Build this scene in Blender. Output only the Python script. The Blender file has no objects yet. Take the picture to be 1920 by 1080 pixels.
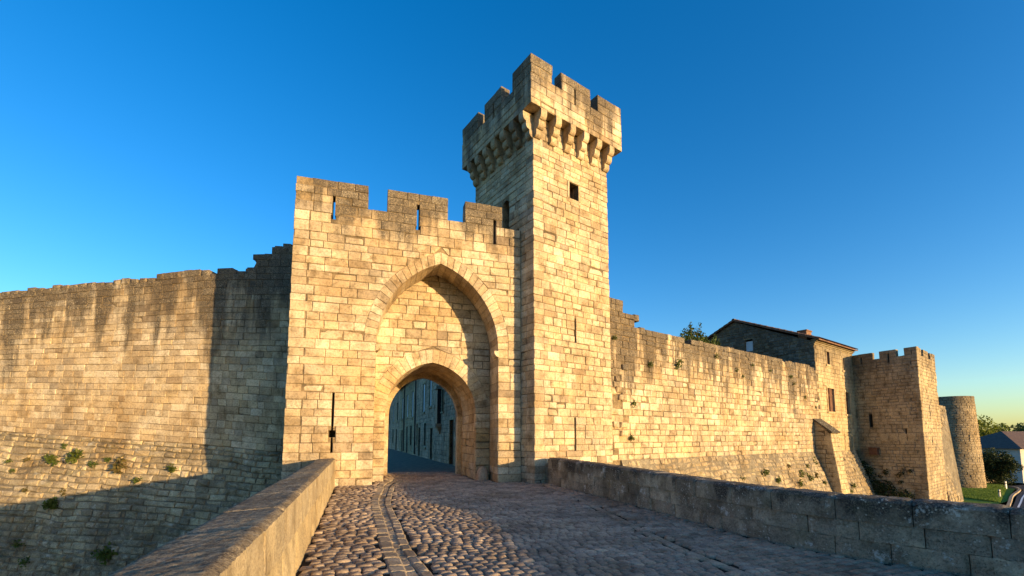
import bpy, bmesh, math, random
from math import sin, cos, radians, pi, sqrt, atan, atan2, acos
from mathutils import Vector, Matrix, noise

# ------------------------------------------------------------------ camera, sky, sun, exposure
S = bpy.context.scene
COL = S.collection
F_PX, PPX, PPY, TANP, EYE = 840.0, 960.0, 739.0, 0.0966, 1.75      # 1920 px wide frame
PIT = atan(TANP)
cam_d = bpy.data.cameras.new('camera'); cam = bpy.data.objects.new('camera', cam_d); COL.objects.link(cam)
cam.location = (0, 0, EYE); cam.rotation_euler = (pi/2 + PIT, 0, 0)
cam_d.sensor_width = 36.0; cam_d.lens = F_PX/1920*36.0; cam_d.shift_y = (PPY-540)/1920
cam_d.clip_start = 0.05; cam_d.clip_end = 3000
S.camera = cam
S.render.resolution_x, S.render.resolution_y = 1024, 576

SUN_AZ, SUN_EL = 126.5, 5.3          # clockwise from +Y, degrees
W = bpy.data.worlds.new('World'); S.world = W; W.use_nodes = True
wn = W.node_tree.nodes; wl = W.node_tree.links
sky = wn.new('ShaderNodeTexSky'); sky.sky_type = 'NISHITA'; sky.sun_disc = False
sky.sun_elevation = radians(SUN_EL+2.5); sky.sun_rotation = radians(SUN_AZ)
sky.air_density = 1.0; sky.dust_density = 0.7; sky.ozone_density = 2.8
hs = wn.new('ShaderNodeHueSaturation'); hs.inputs['Saturation'].default_value = 1.32; hs.inputs['Hue'].default_value = 0.507
wl.new(sky.outputs[0], hs.inputs['Color'])
bg = wn['Background']; bg.inputs['Strength'].default_value = 0.15
wl.new(hs.outputs[0], bg.inputs['Color'])
sl = bpy.data.lights.new('sun', 'SUN'); sl.energy = 4.2; sl.angle = radians(0.5); sl.color = (1.0, 0.68, 0.32)
sun = bpy.data.objects.new('sun', sl); COL.objects.link(sun)
SD = Vector((sin(radians(SUN_AZ))*cos(radians(SUN_EL)), cos(radians(SUN_AZ))*cos(radians(SUN_EL)), sin(radians(SUN_EL))))
sun.rotation_euler = SD.to_track_quat('Z', 'Y').to_euler()
sun.location = (20, -20, 30)
S.view_settings.view_transform = 'Standard'; S.view_settings.look = 'None'
S.view_settings.exposure = 1.2; S.view_settings.gamma = 1.0; S.view_settings.use_curve_mapping = False

# ------------------------------------------------------------------ helpers
R = random.Random(7)
UP = Vector((0, 0, 1))
def dv(a): return Vector((sin(radians(a)), cos(radians(a)), 0))
def proj(P):
    d = Vector(P)-Vector((0, 0, EYE))
    z = d.y*cos(PIT)+d.z*sin(PIT); v = -d.y*sin(PIT)+d.z*cos(PIT)
    if z < 0.05: return None
    return (PPX+F_PX*d.x/z, PPY-F_PX*v/z)

class Plane:                                   # s along a direction, z up, d = depth behind the face
    affine = True
    def __init__(self, P, ang, nrm, tilt=0.0):
        self.P = Vector((P[0], P[1], P[2] if len(P) > 2 else 0.0)); self.s = dv(ang); n = dv(nrm)
        self.u = (UP - n*tilt).normalized() if tilt else UP.copy()
        self.n = (n + UP*tilt).normalized() if tilt else n
        self.flip = self.s.cross(self.u).dot(self.n) < 0
        self.M = Matrix(((self.s.x, -self.n.x, self.u.x, self.P.x), (self.s.y, -self.n.y, self.u.y, self.P.y),
                         (self.s.z, -self.n.z, self.u.z, self.P.z), (0, 0, 0, 1)))
    def map(self, s, z, d=0.0): return self.P + self.s*s + self.u*z - self.n*d
class Curve:                                   # follows a polyline in plan
    affine = False
    def __init__(self, pts, nrm_left, lift=None):
        self.p = [Vector((a, b, 0)) for a, b in pts]; self.L = [0]
        for i in range(1, len(self.p)): self.L.append(self.L[-1]+(self.p[i]-self.p[i-1]).length)
        self.k = 1 if nrm_left else -1; self.flip = nrm_left; self.lift = lift
        self.len = self.L[-1]
        t = []
        for i in range(len(self.p)):
            a = self.p[max(i-1, 0)]; b = self.p[min(i+1, len(self.p)-1)]; t.append((b-a).normalized())
        self.t = t
    def map(self, s, z, d=0.0):
        i = 0
        while i < len(self.L)-2 and s > self.L[i+1]: i += 1
        f = (s-self.L[i])/(self.L[i+1]-self.L[i])
        t = self.t[i].lerp(self.t[i+1], min(max(f, 0), 1)).normalized()
        n = Vector((-t.y, t.x, 0))*self.k
        q = self.p[i].lerp(self.p[i+1], f) - n*d + UP*z
        if self.lift: q.z += self.lift(s)*z
        return q
class Drum:                                    # round tower, radius varies with height
    affine = False
    def __init__(self, c, r0, taper): self.c = Vector(c); self.r0 = r0; self.tp = taper; self.flip = False
    def map(self, s, z, d=0.0):
        r = self.r0 - self.tp*z - d; a = s/self.r0
        return self.c + Vector((sin(a)*r, -cos(a)*r, z))
class Warp:                                    # a plane whose courses follow two sloping lines
    affine = False
    def __init__(self, pl, zb, zt): self.pl = pl; self.zb = zb; self.zt = zt; self.flip = pl.flip
    def map(self, s, v, d=0.0): return self.pl.map(s, self.zb(s)+(self.zt(s)-self.zb(s))*v/7.8+.05*noise.noise(Vector((s*.35, v*.5, 2))), d+.03*noise.noise(Vector((s*.4, v*.4, 7))))

def smooth_curve(pts, n=6):
    out = []
    for i in range(len(pts)-1):
        p0 = pts[max(i-1, 0)]; p1 = pts[i]; p2 = pts[i+1]; p3 = pts[min(i+2, len(pts)-1)]
        for k in range(n):
            t = k/n
            out.append(tuple(.5*((2*p1[j])+(-p0[j]+p2[j])*t+(2*p0[j]-5*p1[j]+4*p2[j]-p3[j])*t*t+(-p0[j]+3*p1[j]-3*p2[j]+p3[j])*t**3) for j in (0, 1)))
    out.append(pts[-1]); return out

def mesh(name, V, Fc, mat, smooth=False):
    m = bpy.data.meshes.new(name); m.from_pydata([tuple(v) for v in V], [], Fc)
    if mat: m.materials.append(mat)
    if smooth: m.polygons.foreach_set('use_smooth', [True]*len(m.polygons))
    m.update(); return m
def link(name, m, parent=None, M=None, kind=None):
    o = bpy.data.objects.new(name, m); COL.objects.link(o)
    M = M or Matrix.Identity(4)
    if parent is not None:
        o.parent = parent
        w = parent.get('_o'); w = Vector(w) if w is not None else Vector()
        M = Matrix.Translation(-w) @ M
    o.matrix_basis = M
    if kind: o['kind'] = kind
    return o
def thing(name, label, cat, loc=(0, 0, 0), group=None):
    o = bpy.data.objects.new(name, None); COL.objects.link(o); o.location = loc; o.empty_display_size = .3
    o['_o'] = [float(x) for x in loc]; o['label'] = label; o['category'] = cat
    if group: o['group'] = group
    return o
def tag(o, label, cat, group=None, kind=None):
    o['label'] = label; o['category'] = cat
    if group: o['group'] = group
    if kind: o['kind'] = kind
    return o
def org(V):                                     # origin at the piece's centre
    c = Vector((0, 0, 0))
    for v in V: c += Vector(v)
    c /= len(V); return [Vector(v)-c for v in V], Matrix.Translation(c)
def piece(name, V, Fc, mat, parent=None, smooth=False, kind=None):
    V2, M = org(V); return link(name, mesh(name, V2, Fc, mat, smooth), parent, M, kind)

def sub(child, part):                            # hang a piece on a part of the same thing
    child.parent = part; child.matrix_basis = part.matrix_basis.inverted() @ child.matrix_basis; return child

BOXF = [(0, 1, 2, 3), (7, 6, 5, 4), (0, 4, 5, 1), (1, 5, 6, 2), (2, 6, 7, 3), (3, 7, 4, 0)]
def fbox(fr, s0, s1, z0, z1, d0, d1):          # box in a frame
    V = [fr.map(s0, z0, d0), fr.map(s1, z0, d0), fr.map(s1, z1, d0), fr.map(s0, z1, d0),
         fr.map(s0, z0, d1), fr.map(s1, z0, d1), fr.map(s1, z1, d1), fr.map(s0, z1, d1)]
    Fc = [f[::-1] for f in BOXF] if fr.flip else list(BOXF)
    Fc = [f if i else f for i, f in enumerate(Fc)]
    return V, Fc
def join(parts):
    V = []; Fc = []
    for v, f in parts:
        b = len(V); V += list(v); Fc += [tuple(i+b for i in q) for q in f]
    return V, Fc
def prism(fr, poly, d0, d1):                   # closed prism over a polygon in a frame
    n = len(poly); V = [fr.map(s, z, d0) for s, z in poly]+[fr.map(s, z, d1) for s, z in poly]
    Fc = [tuple(range(n)), tuple(range(2*n-1, n-1, -1))]
    for i in range(n): Fc.append((i, i+n, (i+1) % n+n, (i+1) % n))
    if fr.flip: Fc = [f[::-1] for f in Fc]
    return V, Fc
def fixn(m):
    b = bmesh.new(); b.from_mesh(m); bmesh.ops.recalc_face_normals(b, faces=b.faces); b.to_mesh(m); b.free()
def carve(o, cutters):                          # real openings: boolean difference, result stored in the mesh
    cut = []
    for V, Fc in cutters:
        m = mesh('opening', V, Fc, None); fixn(m); c = bpy.data.objects.new('opening', m); COL.objects.link(c)
        md = o.modifiers.new('b', 'BOOLEAN'); md.operation = 'DIFFERENCE'; md.solver = 'EXACT'; md.object = c; cut.append(c)
    fixn(o.data); bpy.context.view_layer.update()
    dg = bpy.context.evaluated_depsgraph_get()
    nm = bpy.data.meshes.new_from_object(o.evaluated_get(dg)); o.modifiers.clear(); o.data = nm
    for c in cut: m = c.data; bpy.data.objects.remove(c); bpy.data.meshes.remove(m)

# ------------------------------------------------------------------ materials
def M_(name):
    m = bpy.data.materials.new(name); m.use_nodes = True
    nt = m.node_tree; b = nt.nodes['Principled BSDF']; b.inputs['Specular IOR Level'].default_value = 0.2
    return m, nt, b
class NT:
    def __init__(s, nt): s.n = nt.nodes; s.l = nt.links
    def put(s, sock, v):
        if hasattr(v, 'is_output'): s.l.new(v, sock)
        elif v is not None: sock.default_value = v
    def math(s, op, a, b=None, c=None, clamp=False):
        q = s.n.new('ShaderNodeMath'); q.operation = op; q.use_clamp = clamp
        for i, v in enumerate((a, b, c)): s.put(q.inputs[i], v)
        return q.outputs[0]
    def mr(s, v, a, b, c=0., d=1., smooth=False):
        q = s.n.new('ShaderNodeMapRange'); q.clamp = True
        if smooth: q.interpolation_type = 'SMOOTHSTEP'
        s.put(q.inputs[0], v)
        for i, x in enumerate((a, b, c, d)): s.put(q.inputs[i+1], x)
        return q.outputs[0]
    def vmul(s, v, k):
        q = s.n.new('ShaderNodeVectorMath'); q.operation = 'MULTIPLY'; s.put(q.inputs[0], v); q.inputs[1].default_value = k; return q.outputs[0]
    def noise(s, v, sc, det=4., rough=.55, dist=0.):
        q = s.n.new('ShaderNodeTexNoise'); s.put(q.inputs['Vector'], v); q.inputs['Scale'].default_value = sc
        q.inputs['Detail'].default_value = det; q.inputs['Roughness'].default_value = rough; q.inputs['Distortion'].default_value = dist
        return q.outputs['Fac']
    def mix(s, f, a, b, blend='MIX'):
        q = s.n.new('ShaderNodeMix'); q.data_type = 'RGBA'; q.blend_type = blend; q.clamp_factor = True
        s.put(q.inputs['Factor'], f)
        for k, v in (('A', a), ('B', b)):
            sock = [i for i in q.inputs if i.name == k and i.type == 'RGBA'][0]
            s.put(sock, (v[0], v[1], v[2], 1) if isinstance(v, tuple) else v)
        return [o for o in q.outputs if o.type == 'RGBA'][0]
    def ramp(s, f, cols):
        q = s.n.new('ShaderNodeValToRGB'); e = q.color_ramp.elements
        for i, (p, c) in enumerate(cols):
            if i < 2: e[i].position = p
            else: e.new(p)
        for x, (p, c) in zip(sorted(e, key=lambda x: x.position), cols): x.color = (c[0], c[1], c[2], 1)
        s.put(q.inputs[0], f); return q.outputs[0]
    def pos(s): return s.n.new('ShaderNodeNewGeometry').outputs['Position']
    def rnd(s):
        a = s.n.new('ShaderNodeNewGeometry').outputs['Random Per Island']; b = s.n.new('ShaderNodeObjectInfo').outputs['Random']
        return s.math('FRACT', s.math('ADD', a, b))
    def sep(s, v): q = s.n.new('ShaderNodeSeparateXYZ'); s.put(q.inputs[0], v); return q.outputs
    def bump(s, h, st, dist=.02):
        q = s.n.new('ShaderNodeBump'); q.inputs['Strength'].default_value = st; q.inputs['Distance'].default_value = dist
        s.put(q.inputs['Height'], h); return q.outputs[0]

LIME = [(0, (.27, .205, .14)), (.10, (.52, .425, .295)), (.28, (.43, .325, .20)), (.45, (.61, .515, .38)), (.6, (.37, .285, .185)), (.74, (.55, .43, .27)), (.88, (.58, .49, .355)), (1, (.33, .27, .20))]
def stone_mat(name, cols=LIME, top=None, fade=3., amt=.9, streak=1.0, low=None, lowamt=.6, ochre=.35, dark=(.060, .050, .040),
              speck=.35, overall=0., pale=0., bumps=.5, moss=0., fine=1.0, upface=False, lich=9.):
    m, nt, b = M_(name); n = NT(nt); p = n.pos(); r = n.rnd()
    c = n.ramp(r, cols)
    big = n.noise(p, .33, 3)
    c = n.mix(n.math('MULTIPLY', n.mr(big, .48, .72), ochre), c, (.46, .285, .095))
    c = n.mix(1., c, n.ramp(n.noise(n.vmul(p, (1, 1, .55)), .62, 4, .6), [(.34, (.72, .67, .60)), (.52, (1, 1, 1)), (.7, (1.1, 1.07, 1.0))]), 'MULTIPLY')
    mid = n.noise(p, 2.3, 6, .62)
    c = n.mix(1., c, n.ramp(mid, [(.28, (.50, .46, .40)), (.5, (1, 1, 1)), (.75, (1.16, 1.14, 1.1))]), 'MULTIPLY')
    f1 = n.noise(p, 14*fine, 6, .7)
    c = n.mix(.8, c, n.ramp(f1, [(.32, (.48, .43, .37)), (.5, (1, 1, 1)), (.72, (1.2, 1.2, 1.18))]), 'MULTIPLY')
    grime = n.math('MULTIPLY', n.mr(n.noise(p, .55, 6, .66), .45, .66), n.mr(n.noise(p, 18*fine, 5, .8), .40, .58))
    c = n.mix(n.math('MULTIPLY', grime, .62), c, (.16, .13, .095))
    pit = n.noise(p, 30*fine, 3, .6)
    pm = n.math('MULTIPLY', n.mr(pit, .60, .70), n.mr(n.noise(p, .9, 3), .42, .62))
    c = n.mix(n.math('MULTIPLY', pm, .75), c, (.10, .075, .045))
    sp = n.mr(n.noise(p, 24*fine, 5, .75), .32, .56, .3, 1.)
    xyz = n.sep(p)
    mask = None
    if top is not None:
        h = n.mr(xyz[2], top-fade, top)
        st = n.noise(n.vmul(p, (1.25, 1.25, .13)), 1.0, 6, .62, .3)
        st2 = n.noise(p, .8, 5, .6)
        q = n.math('ADD', n.math('MULTIPLY', h, 1.15), n.math('MULTIPLY', n.math('SUBTRACT', st, .5), 2.0*streak))
        q = n.math('ADD', q, n.math('MULTIPLY', n.math('SUBTRACT', st2, .5), .9))
        q = n.math('MULTIPLY', n.mr(q, .28, .88, 0, 1, True), n.mr(xyz[2], top-2.2*fade, top-.9*fade))
        mask = n.math('MULTIPLY', q, amt)
    if overall > 0:
        o_ = n.mr(n.noise(p, 1.1 if not upface else 11., 8, .8), .40, .58, 0. if not upface else .3, overall)
        if upface: o_ = n.math('MULTIPLY', o_, n.mr(n.sep(n.n.new('ShaderNodeNewGeometry').outputs['True Normal'])[2], .35, .75, .12, 1.))
        mask = o_ if mask is None else n.math('MAXIMUM', mask, o_)
    if low is not None:
        l_ = n.math('MULTIPLY', n.mr(n.math('ADD', xyz[2], n.mr(n.noise(p, 1.3, 5), .3, .7, -1.2, 1.2)), low[0], low[1], lowamt, 0.), n.mr(n.noise(p, 4, 5), .35, .6, .3, 1.))
        mask = l_ if mask is None else n.math('MAXIMUM', mask, l_)
    if mask is not None:
        c = n.mix(n.math('MULTIPLY', mask, sp), c, dark)
    if speck > 0:                                # pale lichen dots
        v = n.n.new('ShaderNodeTexVoronoi'); v.inputs['Scale'].default_value = lich; n.put(v.inputs['Vector'], p)
        lm = n.math('MULTIPLY', n.mr(v.outputs['Distance'], .12, .26, 1., 0.), n.mr(n.noise(p, 1.6, 4), .52, .62))
        c = n.mix(n.math('MULTIPLY', lm, speck), c, (.50, .46, .38))
    if pale > 0: c = n.mix(n.math('MULTIPLY', n.mr(n.noise(p, 3.1, 8, .78), .58, .64), pale), c, (.55, .53, .47))
    if moss > 0: c = n.mix(n.math('MULTIPLY', n.mr(n.noise(p, 1.7, 5, .65), .55, .70), moss), c, (.075, .085, .02))
    nt.links.new(c, b.inputs['Base Color']); b.inputs['Roughness'].default_value = .93
    hgt = n.math('ADD', n.math('MULTIPLY', f1, .55), n.math('MULTIPLY', mid, .7))
    hgt = n.math('SUBTRACT', hgt, n.math('MULTIPLY', pm, .35))
    nt.links.new(n.bump(hgt, bumps, .035), b.inputs['Normal'])
    return m
def plain(name, col, rough=.8, var=.25, sc=6., spec=.2, bump=.15, metal=0.):
    m, nt, b = M_(name); n = NT(nt); p = n.pos()
    k = n.noise(p, sc, 5, .6)
    c = n.mix(1., (col[0], col[1], col[2]), n.ramp(k, [(.3, (1-var,)*3), (.7, (1+var,)*3)]), 'MULTIPLY')
    nt.links.new(c, b.inputs['Base Color']); b.inputs['Roughness'].default_value = rough; b.inputs['Specular IOR Level'].default_value = spec
    b.inputs['Metallic'].default_value = metal
    if bump: nt.links.new(n.bump(k, bump, .02), b.inputs['Normal'])
    return m
def leaf_mat(name, cols, trans=.35):
    m, nt, b = M_(name); n = NT(nt); r = n.rnd()
    c = n.ramp(r, cols); nt.links.new(c, b.inputs['Base Color']); b.inputs['Roughness'].default_value = .6
    t = nt.nodes.new('ShaderNodeBsdfTranslucent'); nt.links.new(c, t.inputs['Color'])
    mx = nt.nodes.new('ShaderNodeMixShader'); mx.inputs[0].default_value = trans
    nt.links.new(b.outputs[0], mx.inputs[1]); nt.links.new(t.outputs[0], mx.inputs[2])
    nt.links.new(mx.outputs[0], nt.nodes['Material Output'].inputs['Surface']); return m

GREY = [(0, (.20, .175, .135)), (.25, (.29, .255, .195)), (.5, (.34, .30, .23)), (.75, (.25, .22, .165)), (1, (.37, .325, .25))]
DARKM = [(0, (.075, .07, .062)), (.3, (.13, .12, .10)), (.55, (.19, .175, .145)), (.8, (.10, .095, .085)), (1, (.30, .27, .21))]
m_gate = stone_mat('gate_limestone', top=11.4, fade=2.8, amt=.95, streak=1.5, ochre=.3, low=(.1, .9), lowamt=.25)
m_gback = stone_mat('recess_limestone', ochre=.8, speck=.1, low=(.1, .9), lowamt=.3)
m_tower = stone_mat('tower_limestone', top=17.4, fade=3.0, amt=.93, streak=1.4, ochre=.25, low=(-.2, .8), lowamt=.3)
m_lwall = stone_mat('left_wall_limestone', top=9.5, fade=5.2, amt=.98, streak=1.7, ochre=.45, speck=.45)
m_lbat = stone_mat('left_batter_rubble', cols=[(0, (.27, .22, .15)), (.3, (.46, .375, .245)), (.55, (.54, .45, .30)), (.8, (.34, .28, .19)), (1, (.60, .50, .34))],
                   overall=.35, ochre=.35, pale=.45, speck=.5, moss=.3, low=(-2.6, -.9), lowamt=.85, bumps=.9)
m_rwall = stone_mat('right_wall_limestone', top=7.5, fade=4.3, amt=.98, streak=2.0, ochre=.35)
m_rbat = stone_mat('right_batter_rubble', cols=[(0, (.28, .22, .145)), (.5, (.42, .345, .235)), (1, (.35, .285, .19))], overall=.3, ochre=.4, pale=.2, moss=.45, bumps=.9)
m_cop = stone_mat('left_parapet_coping', cols=[(0, (.44, .35, .22)), (.5, (.52, .43, .28)), (1, (.47, .38, .24))], overall=.95, ochre=.15, speck=.3, pale=.3, bumps=1.0, fine=2.6, dark=(.07, .052, .038), upface=True)
m_lpar = stone_mat('left_parapet_limestone', cols=[(0, (.46, .36, .20)), (.5, (.52, .42, .25)), (1, (.48, .385, .225))], top=1.0, fade=.7, amt=.5, streak=1.0, ochre=.3, speck=.2, fine=2.0)
m_rpar = stone_mat('right_parapet_dark_stone', cols=[(0, (.28, .235, .175)), (.3, (.42, .355, .26)), (.6, (.33, .28, .205)), (.85, (.52, .445, .32)), (1, (.38, .32, .235))], top=1.1, fade=.75, amt=1.0, streak=1.5,
                   overall=.6, dark=(.035, .031, .028), ochre=.15, speck=1.0, pale=.8, moss=.25, lich=17., bumps=.9, fine=1.8)
m_far = stone_mat('far_tower_limestone', cols=[(0, (.38, .30, .185)), (.5, (.48, .385, .25)), (1, (.43, .34, .215))], top=8.8, fade=3.2, amt=.6, streak=1.1, overall=.22, ochre=.25)
m_round = stone_mat('round_tower_limestone', cols=[(0, (.32, .25, .16)), (.5, (.40, .32, .21)), (1, (.36, .285, .18))], top=6.8, fade=3.5, amt=.6, streak=.9, overall=.35, ochre=.3)
m_house = stone_mat('house_limestone', cols=[(0, (.42, .33, .20)), (.5, (.48, .385, .24)), (1, (.45, .355, .215))], top=9.2, fade=3.2, amt=.62, streak=1.0, ochre=.3)
m_gable = stone_mat('house_gable_rubble', cols=DARKM, top=11, fade=4, amt=.6, overall=.5, pale=.25)
m_street = stone_mat('street_house_stone', cols=[(0, (.50, .365, .25)), (.5, (.60, .45, .325)), (1, (.54, .40, .28))], overall=.25, ochre=.3, pale=.1)
m_mort = stone_mat('mortar', cols=[(0, (.25, .185, .11)), (1, (.29, .22, .135))], overall=.9, speck=0, ochre=.2, dark=(.05, .038, .024))
m_mortd = stone_mat('dark_mortar', cols=[(0, (.22, .19, .14)), (1, (.25, .215, .16))], overall=.6, speck=0, ochre=.1, pale=.3)
m_cob = stone_mat('cobble_stone', cols=[(0, (.26, .195, .145)), (.2, (.44, .335, .235)), (.4, (.32, .245, .18)), (.6, (.52, .40, .28)), (.8, (.36, .275, .205)), (1, (.47, .36, .255))],
                  overall=.3, ochre=.1, speck=.12, bumps=.6, fine=2.0, dark=(.07, .06, .055))
m_kerb = stone_mat('edging_stone', cols=[(0, (.38, .30, .21)), (.5, (.44, .36, .25)), (1, (.36, .29, .21))], overall=.3, ochre=.15, speck=.1, fine=2.0)
m_dirt = plain('joint_dirt', (.035, .028, .02), .95, .4, 20, .05, .3)
m_pave = plain('street_paving', (.19, .14, .10), .9, .35, 3, .1, .4)
m_iron = plain('dark_iron', (.03, .028, .026), .6, .3, 8, .3, .1)
m_wood = plain('brown_shutter_wood', (.13, .065, .04), .75, .35, 5, .2, .2)
m_glass = plain('window_glass', (.10, .12, .14), .12, .1, 2, .5, 0)
m_whitewood = plain('pale_shutter', (.50, .52, .54), .6, .1, 5, .2, .1)
m_tile = stone_mat('clay_roof_tile', cols=[(0, (.22, .11, .07)), (.4, (.30, .17, .11)), (.7, (.19, .12, .09)), (1, (.34, .21, .14))], overall=.5, speck=.2, ochre=.0)
m_dtile = plain('dark_roof_tile', (.12, .08, .065), .85, .3, 4, .2, .3)
m_render = plain('pale_wall_render', (.52, .48, .42), .9, .12, 1.5, .1, .1)
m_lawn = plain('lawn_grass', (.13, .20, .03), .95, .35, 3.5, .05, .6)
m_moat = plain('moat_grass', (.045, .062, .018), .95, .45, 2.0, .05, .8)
m_asph = plain('asphalt', (.055, .055, .06), .9, .2, 9, .1, .2)
m_white = plain('white_paint', (.75, .75, .72), .6, .08, 4, .2, 0)
m_bark = plain('bark', (.10, .075, .05), .95, .35, 9, .1, .6)
m_grass = leaf_mat('grass_blade', [(0, (.09, .15, .02)), (.5, (.13, .21, .03)), (1, (.18, .25, .045))])
m_weed = leaf_mat('weed_leaf', [(0, (.045, .07, .012)), (.5, (.085, .12, .02)), (1, (.13, .14, .035))])
m_dry = leaf_mat('dry_weed_leaf', [(0, (.12, .085, .03)), (.5, (.17, .13, .045)), (1, (.10, .10, .03))])
m_bush = leaf_mat('bush_leaf', [(0, (.035, .06, .015)), (.5, (.07, .105, .025)), (1, (.11, .14, .04))])
m_olive = leaf_mat('sunlit_tree_leaf', [(0, (.09, .12, .015)), (.5, (.15, .185, .025)), (1, (.21, .23, .04))], .45)
m_darkl = leaf_mat('dark_shaded_tree_leaf', [(0, (.016, .028, .010)), (.5, (.028, .045, .014)), (1, (.045, .06, .02))], .2)  # dark green, set deep to stand in for shade on the evergreen

# ------------------------------------------------------------------ masonry
def stone_geo(poly, depth, bev, rng, back=False, rough=.006):
    """one block: outline polygon (s,z), bevelled uneven face; local d axis = depth"""
    n = len(poly); cs = sum(p[0] for p in poly)/n; cz = sum(p[1] for p in poly)/n
    V = []; ins = []
    for i in range(n):
        a, p, b = poly[i-1], poly[i], poly[(i+1) % n]
        e1 = Vector((p[0]-a[0], p[1]-a[1])); e2 = Vector((b[0]-p[0], b[1]-p[1]))
        l1 = max(e1.length, 1e-5); l2 = max(e2.length, 1e-5)
        k = bev*rng.uniform(.5, 2.4 if rng.random() < .25 else 1.3)
        k1 = min(k, l2*.4); k2 = min(k, l1*.4)
        q = Vector(p) + e2/l2*k1 - e1/l1*k2
        ins.append((q.x, q.y))
    for p in poly: V.append((p[0], depth, p[1]))
    for p in poly: V.append((p[0]+(cs-p[0])*.004, bev*rng.uniform(.7, 1.5), p[1]+(cz-p[1])*.004))
    for p in ins: V.append((p[0], rng.uniform(-rough, rough), p[1]))
    V.append((cs+rng.uniform(-.04, .04), -rng.uniform(0, 1.6)*rough, cz))
    Fc = []
    for i in range(n):
        j = (i+1) % n
        Fc += [(i, j, j+n, i+n), (i+n, j+n, j+2*n, i+2*n), (i+2*n, j+2*n, 3*n)]
    if back: Fc.append(tuple(range(n-1, -1, -1)))
    return V, Fc
class Masonry:
    def __init__(self, th, name='stone', limit=300): self.th = th; self.it = []; self.name = name; self.limit = limit; self.cache = {}
    def add(self, fr, poly, depth, mat, bev=.018, rng=R, back=False, rough=.006, push=0.0, vis=1.0):
        xs = [p[0] for p in poly]; zs = [p[1] for p in poly]
        cs, cz = (min(xs)+max(xs))/2, (min(zs)+max(zs))/2
        pr = [proj(fr.map(s, z)) for s, z in poly]
        ar = 0.
        if all(pr):
            cl = [(min(max(x, 0), 1920), min(max(y, 0), 1080)) for x, y in pr]
            ar = abs(sum(cl[i-1][0]*cl[i][1]-cl[i][0]*cl[i-1][1] for i in range(len(cl))))/2*vis
        rect = len(poly) == 4 and abs(poly[0][0]-poly[3][0]) < 1e-4 and abs(poly[1][0]-poly[2][0]) < 1e-4 and abs(poly[0][1]-poly[1][1]) < 1e-4
        if fr.affine and rect:
            w, h = max(xs)-min(xs), max(zs)-min(zs)
            key = (round(w/.05), round(h, 3), round(depth, 2), back, bev, rough, rng.randrange(3), mat.name, fr.flip)
            if key not in self.cache:
                wq = max(round(w/.05)*.05, .05)
                self.cache[key] = [wq, stone_geo([(-wq/2, -h/2), (wq/2, -h/2), (wq/2, h/2), (-wq/2, h/2)], depth, bev, rng, back, rough), None]
            wq = self.cache[key][0]; geo = self.cache[key][1]
            M = fr.M @ Matrix.Translation((cs, -push, cz)) @ Matrix.Diagonal((w/wq, 1, 1, 1))
            self.it.append((ar, geo, M, mat, fr.flip, key))
        else:
            V, Fc = stone_geo(poly, depth, bev, rng, back, rough)
            V = [fr.map(s, z, d-push) for s, d, z in V]
            self.it.append((ar, (V, Fc), None, mat, fr.flip, None))
    def raw(self, V, Fc, mat, ar): self.it.append((ar, (V, Fc), None, mat, False, None))
    def done(self, rest='small_stonework', smooth=False):
        it = sorted(self.it, key=lambda t: -t[0])
        top = [t for t in it[:self.limit] if t[0] > 0]; tail = it[len(top):]
        for ar, (V, Fc), M, mat, fl, key in top:
            if fl: Fc = [f[::-1] for f in Fc]
            if key:
                ent = self.cache[key]
                if ent[2] is None: ent[2] = mesh(self.name, V, Fc, mat, smooth)
                link(self.name, ent[2], self.th, M)
            else: piece(self.name, V, Fc, mat, self.th, smooth)
        by = {}
        for ar, (V, Fc), M, mat, fl, key in tail:
            if fl: Fc = [f[::-1] for f in Fc]
            if M is not None: V = [M @ Vector(v) for v in V]
            by.setdefault(mat.name, []).append((V, Fc))
        if by:
            mats = list(by); VV = []; FF = []; idx = []
            for i, k in enumerate(mats):
                v, f = join(by[k]); b = len(VV); VV += v; FF += [tuple(x+b for x in q) for q in f]; idx += [i]*len(f)
            m = mesh(rest, VV, FF, None, smooth)
            for k in mats: m.materials.append(bpy.data.materials[k])
            m.polygons.foreach_set('material_index', idx)
            link(rest, m, self.th, None, 'stuff')

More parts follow.
